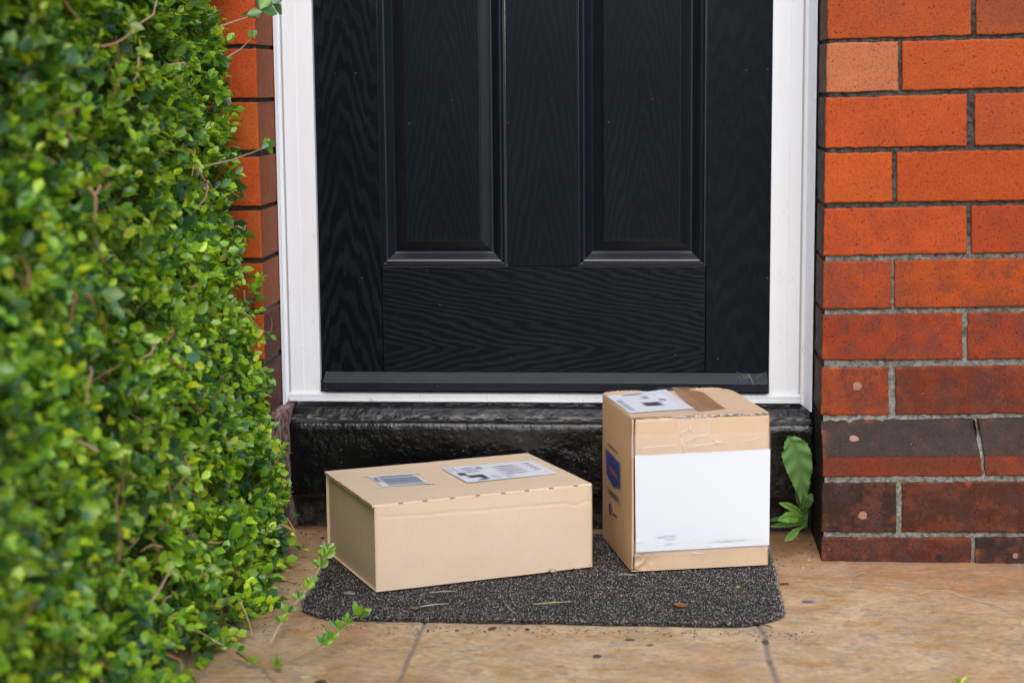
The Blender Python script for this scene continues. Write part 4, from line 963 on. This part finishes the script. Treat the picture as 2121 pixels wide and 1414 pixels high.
def face_x(y, z):
    """hedge face (its side towards the door)"""
    b = -.014*np.exp(np.asarray(y)/.16)+np.interp(z, [0, .06, .12, .30, .50, .70, .95, 1.6], [-.588, -.596, -.610, -.634, -.659, -.680, -.702, -.73])
    return b+.020*fbm(y*5, z*5, 0, 77, 3)+.006*fbm(y*22, z*22, 0, 78, 2)
def hedge():
    root = empty('privet_hedge', (-1.0, -1.2, 0)); tag(root, 'clipped small-leaved green hedge filling the left side of the picture', 'hedge')
    Y0, Y1, Z1 = -2.35, -.035, 1.22
    leaves = Acc(); twigs = Acc()
    # shoots: outward twigs carrying opposite leaf pairs
    ns = 12500
    y = RNG.uniform(Y0, Y1, ns); z = np.where(RNG.random(ns) < .8, RNG.uniform(.0, 1.12, ns), RNG.uniform(1.12, Z1, ns))
    dep = np.abs(RNG.normal(0, .042, ns))+.004; dep = np.where(RNG.random(ns) < .25, RNG.uniform(0, .22, ns), dep)
    lowgap = (z < .16) & (RNG.random(ns) < .2); keep = ~lowgap; big = None
    hole = fbm(y*15, z*15, 0, 90, 3) > .22; keep &= ~(hole & (dep < .13) & (RNG.random(ns) < .94))
    y, z, dep = y[keep], z[keep], dep[keep]; ns = len(y)
    x = face_x(y, z)-dep
    D = np.column_stack([RNG.uniform(.25, 1.0, ns), RNG.normal(0, .55, ns), RNG.normal(.25, .5, ns)]); D /= np.linalg.norm(D, axis=1)[:, None]
    Ls = RNG.uniform(.034, .075, ns); base = np.column_stack([x, y, z])-D*Ls[:, None]
    old = RNG.random(ns) < .22
    NP = 5
    for k in range(NP):
        t = (k+.6)/NP; jit = RNG.normal(0, .0015, (ns, 3)); P = base+D*(Ls*t)[:, None]+jit
        ax = np.cross(D, RNG.normal(0, 1, (ns, 3))); ax /= np.linalg.norm(ax, axis=1)[:, None]
        rot = k % 2
        side = ax if rot == 0 else np.cross(D, ax)
        for s in (-1, 1):
            dd = side*s*(1.05-.55*t)+D*(.35+.9*t)+RNG.normal(0, .18, (ns, 3)); nn = D*1.0+np.array((.35, -.25, .75))+RNG.normal(0, .25, (ns, 3))
            L = RNG.uniform(.0125, .025, ns)*(1.12-.35*t)*np.where(old, 1.3, 1.); Wd = L*RNG.uniform(.40, .52, ns)
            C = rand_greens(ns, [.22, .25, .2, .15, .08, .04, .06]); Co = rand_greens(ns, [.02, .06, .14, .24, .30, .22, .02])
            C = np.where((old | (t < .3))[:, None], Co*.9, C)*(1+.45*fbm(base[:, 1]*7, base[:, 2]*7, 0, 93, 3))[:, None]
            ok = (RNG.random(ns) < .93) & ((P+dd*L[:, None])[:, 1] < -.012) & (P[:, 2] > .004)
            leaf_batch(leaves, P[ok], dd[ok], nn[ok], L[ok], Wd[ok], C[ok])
    # inner filling of older leaves, darkening only by the shade they stand in
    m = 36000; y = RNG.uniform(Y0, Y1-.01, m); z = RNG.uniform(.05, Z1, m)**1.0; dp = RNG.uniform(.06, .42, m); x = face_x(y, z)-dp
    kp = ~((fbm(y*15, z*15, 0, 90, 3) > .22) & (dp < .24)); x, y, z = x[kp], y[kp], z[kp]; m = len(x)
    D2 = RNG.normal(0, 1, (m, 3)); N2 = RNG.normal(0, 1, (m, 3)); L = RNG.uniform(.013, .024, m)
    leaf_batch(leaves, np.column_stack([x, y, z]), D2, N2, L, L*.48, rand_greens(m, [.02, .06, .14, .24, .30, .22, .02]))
    # far flank and top, seen only from elsewhere
    m = 26000; y = RNG.uniform(Y0, Y1, m); x = RNG.uniform(-1.5, -.74, m); z = Z1+RNG.normal(0, .02, m); L = RNG.uniform(.012, .022, m)
    leaf_batch(leaves, np.column_stack([x, y, z]), RNG.normal(0, 1, (m, 3)), RNG.normal(0, .5, (m, 3))+np.array((0, 0, 1)), L, L*.48, rand_greens(m, [.22, .25, .2, .15, .08, .04, .06]))
    o = leaves.build('foliage', M_LEAF, None, smooth=True); o.parent = root; o.location = -Vector(root.location)
    # woody twigs
    for i in range(0, ns, 2):
        b = base[i]; e = b+D[i]*Ls[i]*.9; 
        twigs.tube([b-D[i]*.03, b, e], .0011, .0006, n=4, col=(.16, .09, .05, 1), cap=False)
    random.seed(21)
    for i in range(480):
        y = random.uniform(Y0, Y1-.02); z = random.uniform(.0, 1.1); fx = float(face_x(np.array(y), np.array(z)))
        p = np.array((fx-random.uniform(.0, .10), y, z)); dr = np.array((random.uniform(-.25, .45), random.uniform(-1, .4), random.uniform(-.5, .5))); dr /= np.linalg.norm(dr)
        Lb = random.uniform(.03, .10); pts = [p]
        for s in range(4): dr = dr+np.array([random.gauss(0, .22) for _ in range(3)]); dr /= np.linalg.norm(dr); pts.append(pts[-1]+dr*Lb/4)
        pts = [np.array((min(q[0], float(face_x(np.array(q[1]), np.array(q[2])))+.004), min(q[1], -.02), max(q[2], .004))) for q in pts]
        cl = random.choice([(.40, .23, .12), (.30, .16, .085), (.44, .30, .18), (.24, .13, .07)])
        twigs.tube(pts, random.uniform(.0012, .0026), .0008, n=5, col=(*cl, 1), cap=False)
    for i in range(26):   # main stems rising from the ground
        y = Y0+.05+i*.089; p = np.array((-.96+random.uniform(-.05, .05), y, 0)); pts = [p]
        for s in range(5): p = p+np.array((random.uniform(-.03, .035), random.uniform(-.04, .04), .22)); pts.append(p)
        twigs.tube(pts, .009, .004, n=7, col=(.13, .09, .06, 1))
    o = twigs.build('branches', M_BARK, None, smooth=True); o.parent = root; o.location = -Vector(root.location)
    core = Acc(); core.box((-1.5, Y0+.03, .03), (-1.08, Y1-.03, Z1-.03), (.02, .03, .012, 1)); o = core.build('shade_core', m_flat('twiggy_shade', (.016, .018, .010), .95, .1, .01), None); o.parent = root; o.location = -Vector(root.location)  # solid dark box added inside, painted as the hedge's deep shade
    # stray shoots over the paving: (pixel path, assumed height of each point)
    def shoot(path, nodes, r=.0017, col=(.42, .32, .21, 1)):
        pts = [onZ(px, py, hz) for px, py, hz in path]; pts = [np.array(p) for p in pts]
        q = np.array(pts); s = np.concatenate([[0], np.cumsum(np.linalg.norm(np.diff(q, axis=0), axis=1))])
        at = lambda t: np.array([np.interp(t*s[-1], s, q[:, k]) for k in range(3)])
        tw = Acc(); tw.tube([at(t) for t in np.linspace(0, 1, 14)], r, r*.6, n=6, col=col)
        so = tw.build('shoot', M_BARK, None, smooth=True); so.parent = root; so.location = -Vector(root.location)
        lv = Acc()
        for t, cnt, sz in nodes:
            c = at(t); D0 = at(min(1, t+.05))-at(max(0, t-.05)); D0 /= np.linalg.norm(D0)
            for k in range(cnt):
                a_ = k*2.4+t*9; up = np.array((0, -.25, 1.)); sdv = np.cross(D0, up); dd = sdv*math.cos(a_)*.9+up*(.55+.45*math.sin(a_))+D0*random.uniform(.1, 1.)
                L = random.uniform(.012, .018)*sz; C = GREENS[random.choice([2, 2, 3, 3, 1, 4])]*.85
                leaf_batch(lv, (c+dd*.001)[None], dd[None], (np.array((.2, -1.1, .4))+np.array([random.gauss(0, .3) for _ in range(3)]))[None], np.array([L]), np.array([L*.34]), np.array([C]))
        lo = lv.build('leaves', M_LEAF, None, smooth=True); lo.parent = so
    shoot([(560, 1330, .01), (590, 1275, .03), (640, 1215, .045), (672, 1160, .06), (678, 1140, .065)], [(.16, 7, .9), (.25, 7, 1.), (.40, 6, .9), (.52, 7, 1.), (.60, 6, .9), (.78, 8, 1.), (.9, 8, 1.1), (.99, 8, 1.1)])
    shoot([(490, 1350, .012), (540, 1384, .008), (590, 1375, .01), (640, 1352, .02), (680, 1325, .03), (705, 1295, .04), (745, 1272, .05)], [(.17, 4, .8), (.36, 7, .9), (.66, 7, 1.1), (.72, 5, 1), (.83, 7, 1.), (.9, 6, .9), (.98, 7, 1.35)], col=(.24, .19, .09, 1))
    shoot([(400, 1300, .06), (450, 1330, .05), (500, 1350, .02)], [(.3, 6, 1), (.6, 6, 1), (.9, 5, 1)])
    # twigs sticking out of the flank
    def flank(px0, py0, px1, py1, Yd, nodes, rr=.0016, cc=(.33, .24, .14, 1)):
        p0 = onY(px0, py0, Yd-.10); p1 = onY(px1, py1, Yd); tw = Acc(); mid = (p0+p1)/2+np.array((0, 0, -.004)); tw.tube([p0, mid, p1], rr, rr*.6, n=6, col=cc)
        so = tw.build('shoot', M_BARK, None, smooth=True); so.parent = root; so.location = -Vector(root.location); lv = Acc(); D0 = (p1-p0)/np.linalg.norm(p1-p0)
        for t, cnt, sz in nodes:
            c = p0*(1-t)+p1*t
            for k in range(cnt):
                dd = D0*random.uniform(.3, 1)+np.array([random.gauss(0, .5) for _ in range(3)]); L = random.uniform(.013, .018)*sz
                leaf_batch(lv, c[None], dd[None], np.array((.3, -1., .6))[None], np.array([L]), np.array([L*.45]), np.array([GREENS[random.choice([3, 4, 4, 5])]]))
        lo = lv.build('leaves', M_LEAF, None, smooth=True); lo.parent = so
    flank(400, 350, 552, 305, -.25, [(.93, 4, .9), (1.0, 5, 1.1)]); flank(455, 55, 566, 8, -.30, [(.5, 4, 1.6), (.75, 4, 1.7), (.98, 3, 1.7)])
    flank(470, 120, 525, 75, -.2, [(.9, 5, 1)]); flank(500, 640, 566, 700, -.12, [(.9, 5, 1.)]); flank(520, 1090, 592, 1100, -.1, [(.7, 6, 1), (.95, 6, 1)])
hedge()

# ------------------------------------------------------------------ weed by the step
def weed():
    root = empty('dandelion_plant', tuple(onZ(1668, 1090, 0)), 0); tag(root, 'dandelion-like weed with one tall leaf growing between step and brick wall', 'weed')
    m = m_leaf('weed_leaf', .12, .55)
    def leaf(spine, widths, col, ruf=.0012, tooth=0, rise=None):
        pts = np.array([onY(px, py, Y) for px, py, Y in spine]); n = 44; s = np.linspace(0, 1, len(pts)); t = np.linspace(0, 1, n)
        c = np.array([np.interp(t, s, pts[:, k]) for k in range(3)]).T
        for _ in range(3): c[1:-1] = (c[:-2]+2*c[1:-1]+c[2:])/4
        wv = np.interp(t, np.linspace(0, 1, len(widths)), widths)*.00092
        T = np.gradient(c, axis=0); T /= np.linalg.norm(T, axis=1)[:, None]; view = np.array((0, -1, .2)); Sx = np.cross(T, view); Sx /= np.linalg.norm(Sx, axis=1)[:, None]; N = np.cross(Sx, T)
        a = Acc(); mm = 13; u = np.linspace(-1, 1, mm)
        W = wv[:, None]*(1+tooth*np.maximum(0, np.sin(t*130))[:, None]*np.abs(u)**3)*u[None]
        ruff = ruf*(np.sin(t[:, None]*42+np.abs(u)[None]*3.5)*np.abs(u)**1.2)+.18*np.abs(W)-.0016*np.exp(-(u[None]/.13)**2)*(wv[:, None] > .004)
        P = c[:, None]+Sx[:, None]*W[..., None]+N[:, None]*ruff[..., None]
        rib = np.exp(-(u/.12)**2)[None]*np.ones((n, 1)); C = np.array(col)[None, None]*(1-rib[..., None])+np.array((.10, .14, .05))*rib[..., None]
        a.grid(P, np.concatenate([C, np.ones((n, mm, 1))], -1)); o = a.build('leaf', m, None, smooth=True); o.parent = root; o.location = -Vector(root.location)
    leaf([(1669, 1092, .035), (1667, 1050, .02), (1661, 1010, .01), (1655, 965, .003), (1645, 925, .0), (1632, 902, -.003)], [3, 4, 6, 8, 12, 19, 25, 27, 24, 15, 2], (.085, .19, .045), .0036, .12)
    leaf([(1669, 1088, .03), (1664, 1060, .03), (1652, 1030, .03), (1648, 1012, .03)], [2, 3, 5, 4, 1], (.05, .12, .03), .001)
    leaf([(1668, 1070, .03), (1652, 1058, .0), (1633, 1047, -.02), (1613, 1041, -.03)], [2, 4, 7, 6, 1], (.12, .24, .03), .0006)
    leaf([(1668, 1080, .03), (1655, 1072, .0), (1635, 1070, -.02), (1611, 1076, -.03)], [2, 5, 10, 10, 2], (.10, .22, .03), .0006)
    leaf([(1668, 1085, .03), (1645, 1084, .01), (1620, 1086, .0), (1594, 1090, -.01)], [2, 4, 6, 5, 1], (.07, .16, .03), .0005)
    leaf([(1668, 1083, .03), (1640, 1076, .02), (1610, 1074, .02), (1590, 1078, .01)], [2, 3, 4, 4, 1], (.05, .12, .03), .0005)
    leaf([(1667, 1088, .02), (1652, 1097, -.01), (1638, 1110, -.03), (1625, 1120, -.04)], [2, 3, 7, 7, 1], (.09, .18, .03), .0005)
    leaf([(1666, 1070, .03), (1668, 1050, .01), (1675, 1034, .0), (1682, 1022, .0)], [2, 6, 9, 8, 2], (.05, .13, .03), .0006)
    leaf([(1668, 1076, .035), (1661, 1058, .02), (1658, 1046, .015)], [2, 5, 5, 1], (.05, .12, .03), .0006)
weed()

# ------------------------------------------------------------------ small litter
def blob(name, px, py, r, col, label, cat, z=0., flat=.5, sx=1., rz=0., sharp=0, group=None):
    r = r*(.78 if name in ('stone_chip', 'soil_clump') else 1)
    c = onZ(px, py, z+r*flat*.5); a = Acc(); nu, nv = 14, 8; V = []; sd_ = int(px*3+py)
    for i in range(nv+1):
        th = math.pi*i/nv
        for j in range(nu):
            ph = 2*math.pi*j/nu; d = np.array((math.sin(th)*math.cos(ph), math.sin(th)*math.sin(ph), math.cos(th)))
            k = 1+.55*float(vnoise(d[0]*2.1+px, d[1]*2.1, d[2]*2.1, sd_)); p = d*np.array((sx, 1, flat))*r*k
            V.append((p[0]*math.cos(rz)-p[1]*math.sin(rz), p[0]*math.sin(rz)+p[1]*math.cos(rz), p[2]))
    F = [(i*nu+j, i*nu+(j+1) % nu, (i+1)*nu+(j+1) % nu, (i+1)*nu+j) for i in range(nv) for j in range(nu)]
    a.add([np.array(v)+c for v in V], F, (*col, 1)); o = a.build(name, M_TINT, None, tuple(c), smooth=not sharp); tag(o, label, cat, {'stone_chip': 'stone chips littering the mat and paving', 'soil_clump': 'clumps of dry soil on the paving'}.get(name)); return o
def stalk(name, pts, r, col, label, cat, z=.013):
    a = Acc(); a.tube([onZ(px, py, z+dz) for px, py, dz in pts], r, r*.6, n=5, col=(*col, 1)); tag(a.build(name, M_TINT, smooth=True), label, cat, {'dry_stalk': 'dry stalks lying on the mat', 'red_stem': 'red stems on the mat'}.get(name))
blob('pebble', 603, 1084, .0085, (.26, .27, .25), 'grey pebble at the foot of the left wall beside the step', 'pebble', flat=.8)
blob('stone_chip', 722, 1228, .0095, (.16, .16, .17), 'flat grey stone chip on the left end of the mat', 'stone chip', .012, .3, 1.3)
blob('stone_chip', 1236, 1359, .0060, (.05, .055, .065), 'dark angular stone chip on the paving near the bottom centre', 'stone chip', .0, .6, 1.2, .5, 1)
blob('stone_chip', 1093, 1303, .0045, (.05, .05, .055), 'small dark stone chip on the paving just below the mat centre', 'stone chip', .0, .6, 1., 0, 1)
blob('stone_chip', 1673, 1245, .0068, (.10, .10, .12), 'flat dark slate chip on the paving right of the mat', 'stone chip', .0, .3, 1.4, .0, 1)
blob('stone_chip', 789, 1289, .0058, (.11, .11, .12), 'flat grey chip on the paving below the left end of the mat', 'stone chip', .0, .3, 1.6, .2, 1)
blob('stone_chip', 1304, 1324, .0052, (.07, .07, .07), 'low dark chip on the paving below the two parcels', 'stone chip', .0, .35, 1.8, .2, 1)
blob('stone_chip', 947, 1305, .0038, (.05, .05, .05), 'tiny dark chip on the paving beside the left paving joint', 'stone chip', .0, .6, 1., .0, 1)
blob('stone_chip', 1346, 1335, .0045, (.09, .065, .05), 'brown crumbly chip right of the dark chip below the mat', 'stone chip', .0, .4, 1.3, .4, 1)
blob('soil_clump', 1020, 1301, .0070, (.10, .05, .03), 'rust brown clump of dry soil on the paving below the mat', 'soil clump', .0, .4, 1.3, .4, 1)
blob('soil_clump', 1626, 1209, .0055, (.07, .035, .02), 'brown clump of soil on the paving joint right of the mat', 'soil clump', .0, .5, 1.4, .3, 1)
blob('soil_clump', 1586, 1328, .0052, (.06, .045, .03), 'clump of dark soil in the right paving joint', 'soil clump', .0, .6, 1.0, .3, 1)
blob('soil_clump', 665, 1411, .0060, (.05, .03, .02), 'dark soil clump at the bottom edge of the paving', 'soil clump', .0, .5, 1.3, .3, 1)
blob('soil_clump', 668, 1114, .0038, (.02, .016, .014), 'black crumb of soil against the low parcel', 'soil clump', .0, .7, 1.0, .3, 1)
blob('dead_leaf', 858, 1259, .0070, (.20, .085, .045), 'small brown dead leaf on the front edge of the mat', 'leaf', .013, .25, .8, .3)
blob('dead_leaf', 1410, 1251, .0062, (.22, .09, .025), 'rust coloured curled leaf on the mat below the tall parcel', 'leaf', .013, .35, 1.6, -.4)
blob('fallen_leaf', 1217, 1167, .0048, (.22, .22, .02), 'yellow green leaf scrap at the front right corner of the low parcel', 'leaf', .016, .5, 1.1, .3)
blob('fallen_leaf', 1528, 1215, .0036, (.25, .25, .03), 'tiny yellow leaf scrap on the right end of the mat', 'leaf', .013, .5, 1.1, .3)
blob('snail_shell', 1144, 1181, .0046, (.42, .32, .20), 'tiny pale snail shell under the front edge of the low parcel', 'snail shell', .014, .8)
blob('brick_chip', 1229, 1062, .0068, (.22, .07, .045), 'red brick fragment on the mat behind the low parcel', 'brick chip', .012, .8)
stalk('dry_stalk', [(870, 1256, 0), (900, 1251, .002), (930, 1249, 0)], .0011, (.48, .40, .27), 'pale dry stalk on the mat beside the brown dead leaf', 'stalk')
stalk('dry_stalk', [(889, 1227, 0), (920, 1224, .002), (948, 1223, 0)], .0009, (.40, .33, .24), 'thin dry stalk on the mat just in front of the low parcel', 'stalk')
stalk('dry_stalk', [(1104, 1251, 0), (1145, 1247, .003), (1184, 1245, 0)], .0012, (.44, .31, .17), 'thick tan stalk lying across the middle of the mat', 'stalk')
stalk('dry_stalk', [(1280, 1190, 0), (1300, 1189, .001), (1319, 1190, 0)], .0008, (.42, .36, .28), 'dry grass stalk on the mat left of the tall parcel corner', 'stalk')
stalk('dry_stalk', [(1042, 1242, 0), (1053, 1258, .002), (1068, 1270, 0)], .0008, (.36, .28, .17), 'curved thin stalk at the front edge of the mat', 'stalk')
stalk('red_stem', [(1224, 1167, 0), (1255, 1163, .001), (1290, 1160, 0)], .0009, (.12, .03, .03), 'dark red stem on the mat between the two parcels', 'stem')
stalk('red_stem', [(1181, 1176, 0), (1204, 1180, .001)], .0010, (.22, .06, .06), 'short reddish stem in front of the low parcel', 'stem')
stalk('black_twig', [(1535, 1282, .004), (1568, 1290, .004), (1600, 1298, .001)], .0013, (.02, .016, .014), 'black twig sticking out from the front right corner of the mat', 'twig', .002)
stalk('dry_twig', [(582, 1201, .003), (603, 1206, .002), (630, 1211, 0)], .0009, (.07, .04, .03), 'thin dark twig on the paving left of the mat', 'twig', .002)
def crumbs():
    a = Acc(); random.seed(31); V = []
    def put(x, y, r, col):
        n = 5; ph = random.uniform(0, 6); z = 0.0005
        pts = [(x+r*random.uniform(.6, 1.2)*math.cos(ph+2*math.pi*k/n), y+r*random.uniform(.5, 1.)*math.sin(ph+2*math.pi*k/n), z) for k in range(n)]+[(x, y, z+r*random.uniform(.5, 1))]
        a.add(pts, [(k, (k+1) % n, n) for k in range(n)], (*col, 1))
    cols = [(.03, .02, .015), (.07, .045, .03), (.14, .07, .04), (.22, .17, .11), (.04, .04, .04), (.35, .33, .28)]
    for i in range(420):
        x = random.uniform(-.60, .25); y = -.452-abs(random.gauss(0, .022))+random.uniform(-.003, .004); put(x, y, random.uniform(.0006, .0022), random.choice(cols))
    for i in range(120): put(random.uniform(-.7, .3), random.uniform(.09, .155), random.uniform(.001, .0035), random.choice(cols))
    for i in range(260): put(random.uniform(-.7, .65), random.uniform(-.80, -.08), random.uniform(.0005, .0016), random.choice(cols))
    for i in range(180): put(random.uniform(-.66, -.57), random.uniform(-.5, .1), random.uniform(.0006, .002), random.choice(cols))
    for i in range(50): put(random.uniform(.2, .28), random.uniform(-.1, .12), random.uniform(.0008, .003), random.choice(cols))
    tag(a.build('soil_crumbs', M_TINT), 'scattered crumbs of soil and grit along the mat edge and the paving', 'soil', kind='stuff')
crumbs()
def grass_tuft(px, py, label):
    a = Acc(); c = onZ(px, py, 0); random.seed(int(px))
    for i in range(9):
        d = np.array((random.uniform(-1, 1), random.uniform(-1, 1), random.uniform(.5, 1.4)))*.016; p1 = c+d*.6; p2 = c+d*np.array((1.2, 1.2, .8)); s_ = np.array((.0012, 0, 0))
        a.add([c-s_, c+s_, p1+s_, p1-s_, p2], [(0, 1, 2, 3), (3, 2, 4)], (*GREENS[random.choice([0, 1, 2])], 1))
    tag(a.build('grass_tuft', M_LEAF, None), label, 'grass')
grass_tuft(1988, 1419, 'small grass sprig in the paving at the bottom right')
